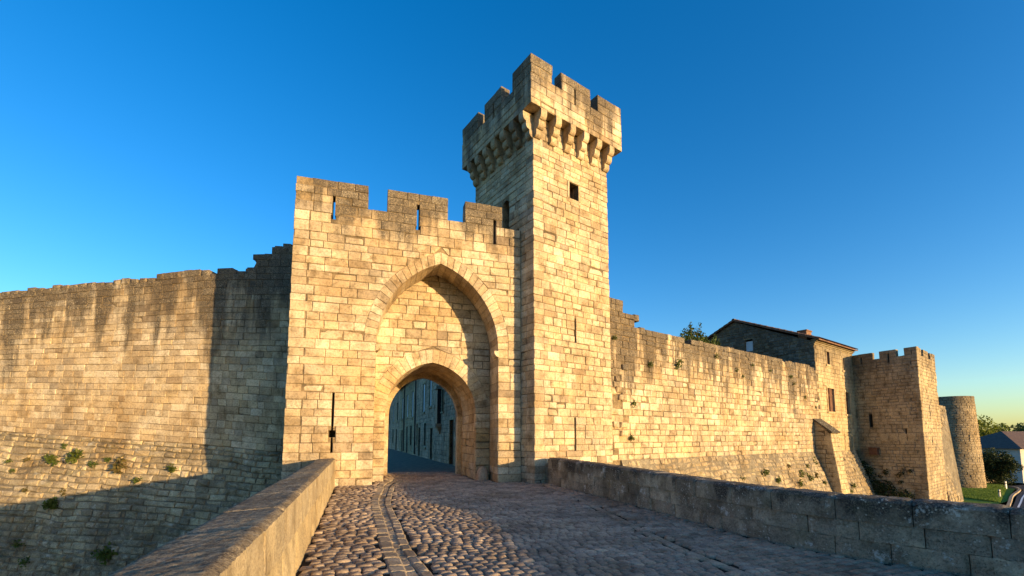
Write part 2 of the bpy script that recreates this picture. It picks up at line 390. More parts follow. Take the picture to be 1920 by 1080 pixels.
def courses(breaks, h, rng=R):
    out = []
    for a, b in zip(breaks[:-1], breaks[1:]):
        n = max(1, round((b-a)/h)); w = [rng.uniform(.78, 1.22) for _ in range(n)]; k = (b-a)/sum(w); z = a
        for x in w: out.append((z, z+x*k)); z += x*k
        out[-1] = (out[-1][0], b)
    return out
def spans(z0, z1, xl, xr, holes=()):            # [(left@z0,left@z1,right@z0,right@z1)]
    L = [(xl(z0), xl(z1), xr(z0), xr(z1))]
    zm = (z0+z1)/2
    for a, b, za, zb in holes:
        if not (za <= zm <= zb): continue
        N = []
        for l0, l1, r0, r1 in L:
            if b <= min(l0, l1) or a >= max(r0, r1): N.append((l0, l1, r0, r1)); continue
            if a > max(l0, l1)+.05: N.append((l0, l1, a, a))
            if b < min(r0, r1)-.05: N.append((b, b, r0, r1))
        L = N
    return L
def lay(ms, fr, cs, span_fn, wr, mat, depth=.3, gap=.018, bev=.016, rng=R, rough=.006, depth_fn=None, back=False, jit=.005, skip=None, vis=1.0):
    for ci, (z0, z1) in enumerate(cs):
        sp = span_fn(z0, z1)
        for si, (l0, l1, r0, r1) in enumerate(sp):
            a = min(l0, l1); b = max(r0, r1)
            if b-a < .06: continue
            n = max(1, round((b-a)/(rng.uniform(*wr)*.5+sum(wr)/4))); ws = [rng.uniform(.6, 1.4) for _ in range(n)]
            k = (b-a)/sum(ws); x = a
            for i, w in enumerate(ws):
                x1 = x+w*k; g = gap/2*rng.choice((.35, .6, .8, 1., 1., 1.5))
                A0, A1 = (l0, l1) if i == 0 else (x, x)
                B0, B1 = (r0, r1) if i == n-1 else (x1, x1)
                A0, A1 = (max(A0, l0), max(A1, l1)); B0, B1 = (min(B0, r0), min(B1, r1))
                if B0-A0 < .03 and B1-A1 < .03: x = x1; continue
                jz = rng.uniform(-.004, .004)
                poly = [(A0+g, z0+g+jz), (max(B0-g, A0+g+.01), z0+g+jz), (max(B1-g, A1+g+.01), z1-g+jz), (A1+g, z1-g+jz)]
                x = x1
                if skip and skip(sum(p[0] for p in poly)/4, (z0+z1)/2): continue
                dp = depth_fn(ci, si, i == 0, i == n-1, z0) if depth_fn else depth
                er = rng.random() < .09
                ms.add(fr, poly, dp, mat, bev*2. if er else bev, rng, back or (dp > .45 and z0 > 9), rough*2.6 if er else rough, rng.uniform(-jit, jit)-(.018 if er else 0), vis)

def arch_x(c, hw, zs, h):                       # pointed arch: half opening at height z
    k = (h*h-hw*hw)/(2*hw); r = hw+k
    def half(z, t=0.0):
        if z <= zs: return hw+t
        q = (r+t)**2-(z-zs)**2
        return max(0., sqrt(q)-k) if q > 0 else 0.
    return half, k, r
def arch_poly(c, hw, zs, h, z0, t=0.0, n=12):   # outline of the opening from left foot over the apex to right foot
    half, k, r = arch_x(c, hw, zs, h)
    ap = acos(k/(r+t)); L = []
    for i in range(n+1):
        a = ap*i/n; L.append((c+k-(r+t)*cos(a), zs+(r+t)*sin(a)))
    Rr = [(2*c-x, z) for x, z in L[:-1]][::-1]
    return [(c-hw-t, z0)]+L+Rr+[(c+hw+t, z0)]
def voussoirs(th, fr, c, hw, zs, h, t, d0, depth, n, mat, rng, name='voussoir', nd=1):
    half, k, r = arch_x(c, hw, zs, h); ap = acos(k/r); apo = acos(k/(r+t))
    for side in (1, -1):
        for i in range(n):
            a0, a1 = ap*i/n+.0018, ap*(i+1)/n-.0018; b0, b1 = apo*i/n+.0016, apo*(i+1)/n-.0016
            tt = t*rng.uniform(.97, 1.02)
            pts = [(r, a0), (r, (a0+a1)/2), (r, a1), (r+tt, b1), (r+tt, (b0+b1)/2), (r+tt, b0)]
            poly = [(c+side*(k*-1+q*cos(a)), zs+q*sin(a)) for q, a in pts]
            if side == -1: poly = poly[::-1]
            for j in range(nd):
                dd = depth/nd
                V, Fc = stone_geo(poly, dd-(.012 if nd > 1 else 0), .009, rng, False, .003)
                V = [fr.map(s, z, d+d0+j*dd-.004) for s, d, z in V]
                if fr.flip: Fc = [f[::-1] for f in Fc]
                piece(name, V, Fc, mat, th)

# ------------------------------------------------------------------ placing of the large structure (metres)
T0 = Vector((0.87, 17.25, 0)); TD, TL = 54.5, -35.5        # tower corner, direction of its two faces
TN, TLN = 144.5, -125.5
GA, GN = 72.9, 162.9                                       # gate facade
GP = Vector((0.38, 17.94, 0))
gdir, gn = dv(GA), dv(GN)
# gatehouse ------------------------------------------------------------------
gate = thing('gatehouse', 'crenellated limestone gatehouse with pointed arch recess over the cobbled road', 'gatehouse', GP+gdir*-4.3)
FG = Plane(GP, GA, GN); FB = Plane(GP-gn*1.34, GA, GN)
GS0, GS1 = -8.6, -.02
OC, OHW, OZS, OH = -3.31, 2.33, 5.25, 3.27                  # outer recess arch
IC, IHW, IZS, IH = -3.40, 1.82, 2.75, 2.06                  # inner gate arch
RING, IRING = .44, .56
MER = [(-8.6, -6.08), (-5.39, -3.06), (-2.38, -.81)]
SL = [(-7.28, 9.78, 10.76), (-4.22, 9.80, 10.81), (-1.14, 9.6, 10.64)]
slit_h = [(s-.05, s+.05, a, b) for s, a, b in SL]
low_slit = (-7.05, 1.18, 3.38)
rec = .028
op = arch_poly(OC, OHW, OZS, OH, -.6)
cp = [(GS0+rec, -4.5), (GS0+rec, 9.2), (GS1, 9.2), (GS1, -4.5), (OC+OHW+.03, -4.5)]
cp = [(GS0+rec, 9.2), (GS0+rec, -4.5), (OC-OHW-.03, -4.5)]+[(x+(-.03 if x < OC else .03), z+.03) for x, z in op]+[(OC+OHW+.03, -4.5), (GS1, -4.5), (GS1, 9.2)]
o = piece('core', *prism(FG, cp, rec, 1.36), m_mort, gate)
carve(o, [fbox(FG, low_slit[0]-.035, low_slit[0]+.035, low_slit[1], low_slit[2], -.2, .8), fbox(FG, low_slit[0]-.12, low_slit[0]+.12, 1.75, 2.0, -.2, .8)])
ip = arch_poly(IC, IHW, IZS, IH, -.6)
cp = [(GS0+rec, 9.2), (GS0+rec, -4.5), (IC-IHW-.03, -4.5)]+[(x+(-.03 if x < IC else .03), z+.03) for x, z in ip]+[(IC+IHW+.03, -4.5), (GS1+.6, -4.5), (GS1+.6, 9.2)]
o = piece('core', *prism(FB, cp, rec, 3.5), m_mort, gate); fixn(o.data)
def merlon_cut(fr, s, z0, z1): return [fbox(fr, s-.05, s+.05, z0, z1, -.2, .8), fbox(fr, s-.09, s+.09, z0-.02, z0+.13, -.2, .8)]
V, Fc = fbox(FG, GS0+rec, GS1, 9.19, 10.33, rec, .47)
o = piece('parapet_core', V, Fc, m_mort, gate); carve(o, sum([merlon_cut(FG, *s) for s in SL], []))
for (a, b), s in zip(MER, SL):
    o = piece('merlon_core', *fbox(FG, a+rec, b-rec, 10.30, 11.22, rec, .47), m_mort, gate); carve(o, merlon_cut(FG, *s))
gm = Masonry(gate)
gc = courses([0, 5.25, 9.2, 9.6, 10.35, 11.25], .31)
oh = arch_x(OC, OHW, OZS, OH)[0]; ih = arch_x(IC, IHW, IZS, IH)[0]
QD = .55
def g_span(z0, z1):
    i = [c[0] for c in gc].index(z0)
    left = GS0 if i % 2 == 0 or z0 < 0 else GS0+QD
    hol = slit_h+[(s-.09, s+.09, a-.02, a+.13) for s, a, b in SL]+[(low_slit[0]-.035, low_slit[0]+.035, low_slit[1], low_slit[2]), (low_slit[0]-.12, low_slit[0]+.12, 1.60, 2.02)]
    if z0 >= 10.34:
        out = []
        for a, b in MER: out += spans(z0, z1, lambda z, a=a: max(a, left if a == GS0 else a), lambda z, b=b: b, hol)
        return out
    L = spans(z0, z1, lambda z: left, lambda z: GS1, hol)
    t = RING if z0 >= OZS-.01 else 0.
    h0, h1 = oh(z0, t), oh(z1, t)
    if h0 <= 0.02 and h1 <= .02: return L
    h0, h1 = max(h0, .02), max(h1, .0)
    out = []
    for l0, l1, r0, r1 in L:
        if l0 < OC < r0: out += [(l0, l1, OC-h0, OC-h1), (OC+h0, OC+h1, r0, r1)]
        else: out.append((l0, l1, r0, r1))
    return out
def g_depth(ci, si, first, last, z0):
    if z0 >= 9.19: return .5
    if z0 < OZS-.01 and ((si == 0 and last) or (si >= 1 and first)) : return 1.33
    return QD if (first and si == 0) else .3
lay(gm, FG, gc, g_span, (.36, .86), m_gate, depth_fn=g_depth, gap=.016, rng=random.Random(11))
# foot courses below the road edge on the moat side
lay(gm, FG, courses([-4.5, 0], .38), lambda a, b: [(GS0, GS0, -6.4, -6.4)], (.5, 1.0), m_gate, depth=.5, rng=random.Random(12))
# return facing the left wall
FGL = Plane(GP+gdir*GS0, GN+180, GA+180)
def gl_span(z0, z1):
    zz = [c[0] for c in gc]; i = zz.index(z0) if z0 in zz else 0
    return [((QD if i % 2 == 0 else 0.),)*2+((4.8 if z0 < 9.19 else .5),)*2]
def gl_depth(ci, si, first, last, z0): return .5
lay(gm, FGL, [c for c in gc if c[0] < 10.34], gl_span, (.5, .95), m_gate, depth_fn=gl_depth, rng=random.Random(13), vis=.02)
lay(gm, FGL, courses([-4.5, 0], .38), lambda a, b: [(.5, .5, 4.8, 4.8)], (.5, 1.0), m_gate, depth=.3, rng=random.Random(14), vis=.02)
# recess wall with the inner arch
bc = courses([0, 2.75, 8.9], .31, random.Random(5))
def b_span(z0, z1):
    w0, w1 = oh(z0)+.02, oh(z1)+.02
    l0, l1, r0, r1 = OC-w0, OC-w1, OC+w0, OC+w1
    t = IRING if z0 >= IZS-.01 else 0.
    h0, h1 = ih(z0, t), ih(z1, t)
    if z0 > IZS+IH+IRING-.12: return [(l0, l1, r0, r1)]
    return [(l0, l1, max(IC-h0, l0), max(IC-h1, l1)), (IC+h0, IC+h1, max(r0, IC+h0), max(r1, IC+h1))]
lay(gm, FB, bc, b_span, (.38, .8), m_gback, depth=.3, gap=.017, rng=random.Random(15))
# passage sides (right one in view)
for sg, fr in ((1, Plane(FB.map(IC+IHW, 0, 0), GN+180, GA+180)), (-1, Plane(FB.map(IC-IHW, 0, 0), GN+180, GA))):
    lay(gm, fr, courses([0, IZS], .34), lambda a, b: [(.32, .32, 3.4, 3.4)], (.45, .8), m_gback, depth=.3, rng=random.Random(16+sg), vis=1. if sg > 0 else .02)
gm.done()
voussoirs(gate, FG, OC, OHW, OZS, OH, RING, 0, 1.33, 17, m_gate, random.Random(21))
voussoirs(gate, FB, IC, IHW, IZS, IH, IRING, 0, 3.4, 13, m_gback, random.Random(22), nd=4)
for sx, zz in ((OC-OHW, 5.18), (OC+OHW, 5.18)):
    sg = 1 if sx < OC else -1
    pr = [(sx-.02*sg, zz), (sx-.02*sg, zz-.24), (sx+.06*sg, zz-.22), (sx+.14*sg, zz-.13), (sx+.16*sg, zz-.02), (sx+.15*sg, zz)]
    if sg < 0: pr = pr[::-1]
    o = piece('impost', *prism(FG, pr, -.03, .5), m_gate, gate); fixn(o.data)
# rear arch rib, set in from the passage sides
half2 = arch_poly(IC, IHW-.22, IZS, IH-.22, -.05, 0, 10); outer2 = arch_poly(IC, IHW+.05, IZS, IH+.05, -.05, 0, 10)
FR = Plane(FB.map(0, 0, 3.02), GA, GN)
for i in range(len(half2)-1):
    poly = [half2[i], outer2[i], outer2[i+1], half2[i+1]]
    V, Fc = prism(FR, poly, 0, .45); o = piece('rear_arch_stone', V, Fc, m_gback, gate); fixn(o.data)

# gate tower -------------------------------------------------------------------
tow = thing('gate_tower', 'tall square limestone tower with machicolated battlements beside the gatehouse', 'tower', T0+dv(TD)*2.2+dv(TL)*2.3)
FT = Plane(T0, TD, TN); FL = Plane(T0, TL, TLN)
TW, TB = 4.37, 4.6
win = (1.87, 2.61, 11.97, 12.80); tslit = (2.22, 5.72, 6.76); tslit2 = (2.14, 1.2, 2.55); tdoor = (1.74, 2.24, 9.3, 12.15)
V, Fc = fbox(FT, rec, TW-rec, -4.5, 15.2, rec, TB-rec)
o = piece('core', V, Fc, m_mort, tow)
dpoly = [(1.74, 9.3), (2.24, 9.3), (2.24, 11.95), (2.17, 12.1), (2.0, 12.18), (1.82, 12.1), (1.74, 11.95)]
carve(o, [fbox(FT, win[0]+.1, win[1]-.1, win[2]+.05, win[3]-.05, -.2, .7), fbox(FT, tslit[0]-.045, tslit[0]+.045, tslit[1], tslit[2], -.2, .7),
          fbox(FT, tslit2[0]-.04, tslit2[0]+.04, tslit2[1], tslit2[2], -.2, .7), prism(FL, dpoly, -.2, .7)])
tm = Masonry(tow)
tc = courses([-.1, 11.97, 12.8, 15.0], .29, random.Random(31)); tz = [c[0] for c in tc]
TQ = .5
lay(tm, FT, tc, lambda a, b: spans(a, b, lambda z: 0. if tz.index(a) % 2 == 0 else TQ, lambda z: TW, [win, (tslit[0]-.045, tslit[0]+.045, tslit[1], tslit[2]), (tslit2[0]-.04, tslit2[0]+.04, tslit2[1], tslit2[2])]),
    (.32, .74), m_tower, depth_fn=lambda ci, si, f, l, z: TQ if (f and si == 0) or l else .3, gap=.015, rng=random.Random(32), jit=.008)
lay(tm, FL, tc, lambda a, b: spans(a, b, lambda z: TQ if tz.index(a) % 2 == 0 else 0., lambda z: TB, [tdoor]),
    (.32, .74), m_tower, depth_fn=lambda ci, si, f, l, z: TQ if (f and si == 0) or l else .3, gap=.015, rng=random.Random(33), vis=.8)
FTR = Plane(FT.map(TW, 0, 0), TL, TD)
lay(tm, FTR, tc, lambda a, b: [(TQ,)*2+(TB,)*2], (.5, .9), m_tower, depth=.3, rng=random.Random(34), vis=.02)
lay(tm, FT, courses([-4.5, -.1], .36), lambda a, b: [(0, 0, TW, TW)], (.5, .9), m_tower, depth=.5, rng=random.Random(35))
# overhanging parapet
OV = .5; TCo = T0+dv(TN)*OV+dv(TLN)*OV
PZ0, PZC, PZT, PTH = 15.0, 16.3, 17.12, .45
FTo = Plane(TCo, TD, TN); FLo = Plane(TCo, TL, TLN)
TWo, TBo = TW+2*OV, TB+2*OV
FRo = Plane(FTo.map(TWo, 0, 0), TL, TD); FKo = Plane(FLo.map(TBo, 0, 0), TD, TL)
pc = courses([PZ0, PZC, PZT], .36, random.Random(36)); pz = [c[0] for c in pc]
def pspan(mer, L, par):
    def f(a, b):
        e = 0. if (pz.index(a)+par) % 2 == 0 else PTH
        e2 = L if (pz.index(a)+par) % 2 == 0 else L-PTH
        if a < PZC-.01: return [(e, e, e2, e2)]
        return [(max(x, e),)*2+(min(y, e2),)*2 for x, y in mer]
    return f
MT = [(0, 1.15), (1.64, 3.36), (3.8, TWo)]; ML = [(0, 1.3), (2.1, 3.52), (4.05, TBo)]
MR = [(0, 1.5), (2.1, 3.5), (4.1, TBo)]; MK = [(0, 1.4), (2.0, 3.4), (3.9, TWo)]
for fr, mer, L, par, sl, vis in ((FTo, MT, TWo, 0, 2.42, 1), (FLo, ML, TBo, 1, 2.75, 1), (FRo, MR, TBo, 1, None, .05), (FKo, MK, TWo, 0, None, .05)):
    hol = [(sl-.04, sl+.04, 15.95, 16.85)] if sl else []
    base = pspan(mer, L, par)
    def sp(a, b, base=base, hol=hol):
        out = []
        for l0, l1, r0, r1 in base(a, b): out += spans(a, b, lambda z: l0, lambda z: r0, hol)
        return out
    lay(tm, fr, pc, sp, (.5, 1.0), m_tower, depth=PTH, gap=.018, rng=random.Random(37+par), back=True, vis=vis)
    parts = [(L, 0, PZ0, PZC)]
    o = piece('parapet_core', *fbox(fr, rec+PTH*par, L-rec-PTH*par, PZ0+rec, PZC-rec, rec, PTH-rec), m_mort, tow)
    if sl: carve(o, [fbox(fr, sl-.04, sl+.04, 15.95, 17, -.1, .8)])
    for a, b in mer:
        a2, b2 = max(a, PTH*par), min(b, L-PTH*par)
        o = piece('merlon_core', *fbox(fr, a2+rec, b2-rec, PZC-.05, PZT-rec, rec, PTH-rec), m_mort, tow)
        if sl and a < sl < b: carve(o, [fbox(fr, sl-.04, sl+.04, 15.95, 16.85, -.1, .8)])
tm.done()
piece('roof_walk', *fbox(FT, -.04, TW+.04, 15.22, 15.30, -.04, TB+.04), m_mort, tow)
# corbels: three rounded blocks stepping outwards
def corbel(fr, s, w, rng, out=OV+PTH*0):
    prof = []; zb = 13.98; steps = [(.17, .30), (.34, .31), (OV, .40)]; z = zb; prev = 0.
    outl = [(0., zb-.02)]
    for pr_, hh in steps:
        for k in range(5):
            a = -pi/2+pi/2*k/4
            outl.append((prev+(pr_-prev)*(cos(a)) if k else prev, z+hh*.55*(1+sin(a))))
        outl.append((pr_, z+hh)); prev = pr_; z += hh
    outl.append((0., z))
    n = len(outl); V = []
    for sx in (-w/2, w/2):
        for d, zz in outl: V.append(fr.map(s+sx, zz, .03-d if d == 0 else -d))
    Fc = [tuple(range(n)), tuple(range(2*n-1, n-1, -1))]+[(i, i+n, (i+1) % n+n, (i+1) % n) for i in range(n)]
    o = piece('corbel', V, Fc, m_tower, tow); fixn(o.data)
for fr, L, nb, flip in ((FT, TW, 5, 0), (FL, TB, 6, 1), (FTR, TB, 6, 2)):
    for i in range(nb+1):
        if flip == 2 and i == 0: continue
        s = .18+(L-.36)*i/nb
        corbel(fr, s, .30, R)
# lintel blocks over the machicolation openings stay as the parapet's own lower edge; small window with bars and a shutter
for (a, b, c, d, nm) in ((win[0], win[0]+.1, win[2], win[3], 'jamb'), (win[1]-.1, win[1], win[2], win[3], 'jamb'), (win[0]-.05, win[1]+.05, win[3]-.03, win[3]+.16, 'lintel'), (win[0]-.04, win[1]+.04, win[2]-.12, win[2]+.05, 'sill')):
    piece(nm, *fbox(FT, a, b, c, d, -.012, .35), m_tower, tow)
piece('window_shutter', *fbox(FT, win[0]+.36, win[1]-.12, win[2]+.08, win[3]-.08, .42, .46), m_wood, tow)
piece('window_bar', *fbox(FT, win[0]+.3, win[0]+.325, win[2]+.05, win[3]-.05, .3, .325), m_iron, tow)

# left curtain wall ---------------------------------------------------------------
LA = -86.0; LN = 184.0
LW0 = Vector((-13.8, 19.5, 0))
PLW = Plane(LW0, LA, LN)
lw = thing('curtain_wall', 'weathered limestone curtain wall left of the gatehouse, half in its shadow', 'wall', LW0)
zb = lambda s: 1.48+(.06 if s > 0 else .09)*s
zt = lambda s: 9.30-.075*max(s, 0)
FW = Warp(PLW, zb, zt)
def lw_top(s): return lw_top1(s)*7.8
def lw_top1(s):
    if s < -3.75: return 1.135
    if s < -3.1: return 1.125
    if s < -2.35: return 1.075
    if s < .1: return .985+.012*sin(s*5)
    if s < 2.2: return 1.0+.006*sin(s*4)
    return .985+.012*noise.noise(Vector((s*.9, 0, 0)))
lm = Masonry(lw); rg = random.Random(41)
lcs = courses([0, 7.8], .285, rg)+courses([7.8, 8.95], .28, rg)
def lw_span(z0, z1):
    if z0 < .94: return [(-4.9, -4.9, 13.2, 13.2)]
    return [(-4.9, -4.9, 13.2, 13.2)]
def lw_skip(s, z): return z > lw_top(s)-.10
for k in range(44):
    s_ = -4.8+k*.42; w_ = .42*rg.uniform(.9, .98); z_ = lw_top(s_+.2)+rg.uniform(-.05, .10)
    lm.add(FW, [(s_, z_-.36), (s_+w_, z_-.36), (s_+w_-.02, z_-rg.uniform(0, .04)), (s_+.02, z_-rg.uniform(0, .05))], .6, m_lwall, .05, rg, True, .02, rg.uniform(-.02, .03))
lay(lm, FW, lcs, lw_span, (.32, .72), m_lwall, depth=.45, gap=.015, bev=.009, rng=rg, rough=.005, jit=.005, skip=lw_skip, back=False)
# mortar core following the stepped top
top = []; s = 13.2
pts = [(-4.9, -.0)]
ss = [13.2-.3*i for i in range(int(18.1/.3)+1)]
poly = [(-4.9, 0.), (13.2, 0.)]+[(s, lw_top(s)-.33) for s in ss]+[(-4.9, 8.5)]
o = piece('core', *prism(FW, poly, .035, 1.5), m_mort, lw); fixn(o.data)
# far continuation beyond the frame
o = piece('core', *fbox(PLW, 13.2, 40, -4.5, 8.25, .0, 1.5), m_lwall, lw); fixn(o.data)
# batter
BT = .20                                                     # outward slope
class Batter:
    affine = False
    def __init__(s, pl, zt, tilt): s.pl = pl; s.zt = zt; s.tilt = tilt; s.flip = pl.flip
    def map(s, a, v, d=0.0): q = s.zt(a)-v; return s.pl.map(a, q, d-.03-v*s.tilt)
class BatterUp(Batter):
    def map(s, a, v, d=0.0): return Batter.map(s, a+.05*noise.noise(Vector((a*1.7, v*2.1, 5))), -(v+.13*noise.noise(Vector((a*.7, v*.9, 1)))*min(1, -v*1.5)), d+.05*noise.noise(Vector((a*.6, v*.6, 9))))
FBt = BatterUp(PLW, zb, .22)
rg = random.Random(43)
lay(lm, FBt, courses([-7.2, 0], .25, rg), lambda a, b: [(-4.9, -4.9, 13.2, 13.2)], (.18, .8), m_lbat, depth=.4, gap=.036, bev=.03, rng=rg, rough=.024, jit=.035)
o = piece('batter_core', *prism(FBt, [(-4.9, -7.2), (40, -7.2), (40, 0), (-4.9, 0)], .035, 2.), m_mortd, lw); fixn(o.data)
lm.done()

# right curtain wall --------------------------------------------------------------
RB = FT.map(TW, 0, .35)
FRW = Plane(RB, TD, TN)
rw = thing('curtain_wall', 'sunlit limestone curtain wall running from the tower to the gabled house', 'wall', FRW.map(10, 0))
def rw_top(s):
    if s < 1.38: return 8.22
    if s < 2.13: return 7.66
    if 6.1 < s < 6.9: return 6.9
    return 7.10-.007*s+.03*sin(s*1.3)+.03*noise.noise(Vector((s*2, 3, 0)))
rm = Masonry(rw); rg = random.Random(51)
rcs = courses([.7, 7.08], .30, rg)+courses([7.08, 8.25], .29, rg)
lay(rm, FRW, rcs, lambda a, b: [(0, 0, 22.9, 22.9)] if a < 7.0 else [(0, 0, 2.13, 2.13)], (.36, .74), m_rwall, depth=.4, gap=.022, bev=.018, rng=rg, rough=.009,
    jit=.012, skip=lambda s, z: z > rw_top(s)-.02 or (s < 1.5 and z < 5.2 and rg.random() < .10))
for i in range(16):                                           # toothing stones left where an older wall was tied in
    s = rg.uniform(.05, 1.2); z = rg.uniform(1.0, 5.2); w = rg.uniform(.25, .5)
    rm.add(FRW, [(s, z), (s+w, z), (s+w, z+.26), (s, z+.26)], .5, m_rwall, .03, rg, False, .03, rg.uniform(.04, .12))
ss = [22.9-.25*i for i in range(int(22.9/.25)+1)]
o = piece('core', *prism(FRW, [(0, .5), (22.9, .5)]+[(s, rw_top(s)-.30 if s > 1.9 else rw_top(s)-.25) for s in ss], .03, 1.3), m_mort, rw); fixn(o.data)
for s in [i*.42 for i in range(5, 54)]:                       # uneven top course
    if 6.0 < s < 6.9: continue
    w = .40*rg.uniform(.9, 1.0); zt_ = rw_top(s)+rg.uniform(-.06, .08)
    rm.add(FRW, [(s, zt_-.32), (s+w, zt_-.32), (s+w, zt_), (s, zt_)], .6, m_rwall, .04, rg, True, .02, rg.uniform(-.02, .03))
FRb = BatterUp(FRW, lambda s: .72, .34)
lay(rm, FRb, courses([-5.2, 0], .27, rg), lambda a, b: [(1.2, 1.2, 29.6, 29.6)], (.26, .62), m_rbat, depth=.4, gap=.034, bev=.03, rng=rg, rough=.022, jit=.03)
o = piece('batter_core', *prism(FRb, [(.9, -5.2), (29.6, -5.2), (29.6, 0), (.9, 0)], .035, 2.5), m_mortd, rw); fixn(o.data)
# buttress with sloping cap
bs0, bs1 = 21.9, 23.25
BV = []
for s in (bs0, bs1):
    BV += [FRW.map(s, -4.5, .1), FRW.map(s, 3.05, .1), FRW.map(s, 2.05, -1.0), FRW.map(s, -4.5, -1.75)]
o = piece('buttress', BV, [(0, 1, 2, 3), (7, 6, 5, 4), (0, 4, 5, 1), (1, 5, 6, 2), (2, 6, 7, 3), (3, 7, 4, 0)], m_mort, rw); fixn(o.data)
bt = Masonry(rw, 'buttress_stone')
class Lean:
    affine = False
    def __init__(s, f): s.f = f; s.flip = False
    def map(s, a, z, d=0.): return s.f.map(a, z, d-1.02-(2.05-z)*.1145 if z < 2.05 else d-1.02)
lay(bt, Lean(FRW), courses([-4.4, 2.03], .33, rg), lambda a, b: [(bs0-.02, bs0-.02, bs1+.02, bs1+.02)], (.4, .7), m_house, depth=.3, gap=.03, rng=rg)
FBs = Plane(FRW.map(bs0-.02, 0, 0), TN, TLN)
def bs_span(a, b):
    e = lambda z: 1.0+(2.05-z)*.1145 if z < 2.05 else max(.0, 1.0-(z-2.05)*1.0)
    return [(0, 0, e(a), e(b))]
lay(bt, FBs, courses([-4.4, 2.9], .33, rg), bs_span, (.4, .7), m_house, depth=.2, gap=.03, rng=rg)
bt.done('small_buttress_stonework')
o = piece('buttress_cap', *prism(Plane(FRW.map(bs0-.1, 0, 0), TN, TLN), [(-.05, 3.17), (-.05, 3.06), (1.1, 2.04), (1.16, 2.14)], 0, bs1-bs0+.2), m_rpar, rw); fixn(o.data)
rm.done()

# ------------------------------------------------------------------ gabled house behind the right wall
hs0, hs1 = 22.9, 30.6
house = thing('gabled_house', 'old stone house with gable end and tiled roof above the right wall', 'house', FRW.map(26, 0, 2))
hwins = [(24.95, 25.6, 7.4, 8.5), (24.65, 26.05, 3.7, 5.6), (24.9, 25.75, -.2, 1.55), (28.2, 28.5, 7.2, 8.3), (28.25, 29.25, 3.6, 5.5), (27.6, 27.75, .6, 1.9), (28.8, 29.2, .2, 1.9)]
FH = FRW
GHD = dv(TL)
ridge_d, ridge_z, eave_z, back_d = 6.0, 11.75, 9.0, 12.0
FGb = Plane(FRW.map(hs0, 0, 0), TL, TLN)                       # gable face, s runs backwards
V, Fc = prism(FGb, [(.03, -4), (back_d, -4), (back_d, eave_z), (ridge_d, ridge_z), (.03, eave_z)], .03, hs1-hs0-.03)
o = piece('core', V, Fc, m_mort, house)
carve(o, [fbox(FH, a+.04, b-.04, c+.04, d-.04, -.3, .45) for a, b, c, d in hwins]+[fbox(FGb, 4.55, 5.2, 9.0, 10.0, -.3, .4), fbox(FGb, 1.9, 2.7, 7.5, 8.35, -.3, .4)])
hm = Masonry(house); rg = random.Random(61)
lay(hm, FH, courses([.7, 9.0], .30, rg), lambda a, b: spans(a, b, lambda z: hs0 if round(a*100) % 2 else hs0+.3, lambda z: hs1, hwins), (.4, .75), m_house, depth=.3, gap=.016, bev=.012, rng=rg, rough=.004, jit=.004)
gx = lambda z: 0.0 if z < eave_z else (z-eave_z)/(ridge_z-eave_z)*ridge_d
gr = lambda z: back_d if z < eave_z else back_d-(z-eave_z)/(ridge_z-eave_z)*(back_d-ridge_d)
lay(hm, FGb, courses([5.2, 9.0, 11.7], .26, rg), lambda a, b: spans(a, b, lambda z: gx(z)+.02, gr, [(4.55, 5.2, 9.0, 10.0), (1.9, 2.7, 7.5, 8.35)]), (.26, .6), m_gable, depth=.3, gap=.03, bev=.025, rng=rg, rough=.012, jit=.012)
hm.done()
for i, (a, b, c, d) in enumerate(hwins):
    w = piece('window', *join([fbox(FH, a-.08, a+.05, c, d, -.03, .2), fbox(FH, b-.05, b+.08, c, d, -.03, .2), fbox(FH, a-.12, b+.12, d-.04, d+.14, -.035, .2), fbox(FH, a-.12, b+.12, c-.12, c+.04, -.06, .2)]), m_house, house)
    cw = m_wood if i in (0, 1, 3) else (m_mortd if i in (2, 5, 6) else m_wood)
    n = 2 if b-a > .8 and i != 2 else 1
    for k in range(n):
        x0 = a+.05+(b-a-.1)*k/n; x1 = a+.05+(b-a-.1)*(k+1)/n
        sh = piece('shutter' if i not in (2, 5, 6) else 'pane', *join([fbox(FH, x0+.01, x1-.01, c+.05, d-.05, .12, .16), fbox(FH, x0+.03, x1-.03, c+(d-c)*.62, c+(d-c)*.65, .09, .13)]), cw, house); sub(sh, w)
    if i in (1, 4): sub(piece('mullion', *join([fbox(FH, (a+b)/2-.045, (a+b)/2+.045, c+.04, d-.04, .06, .2), fbox(FH, a+.05, b-.05, c+(d-c)*.68, c+(d-c)*.72, .07, .2)]), m_wood, house), w)
piece('shutter', *fbox(FGb, 4.57, 5.18, 9.02, 9.85, .15, .2), m_whitewood, house)
piece('shutter', *fbox(FGb, 1.92, 2.68, 7.52, 8.33, .1, .15), m_mortd, house)
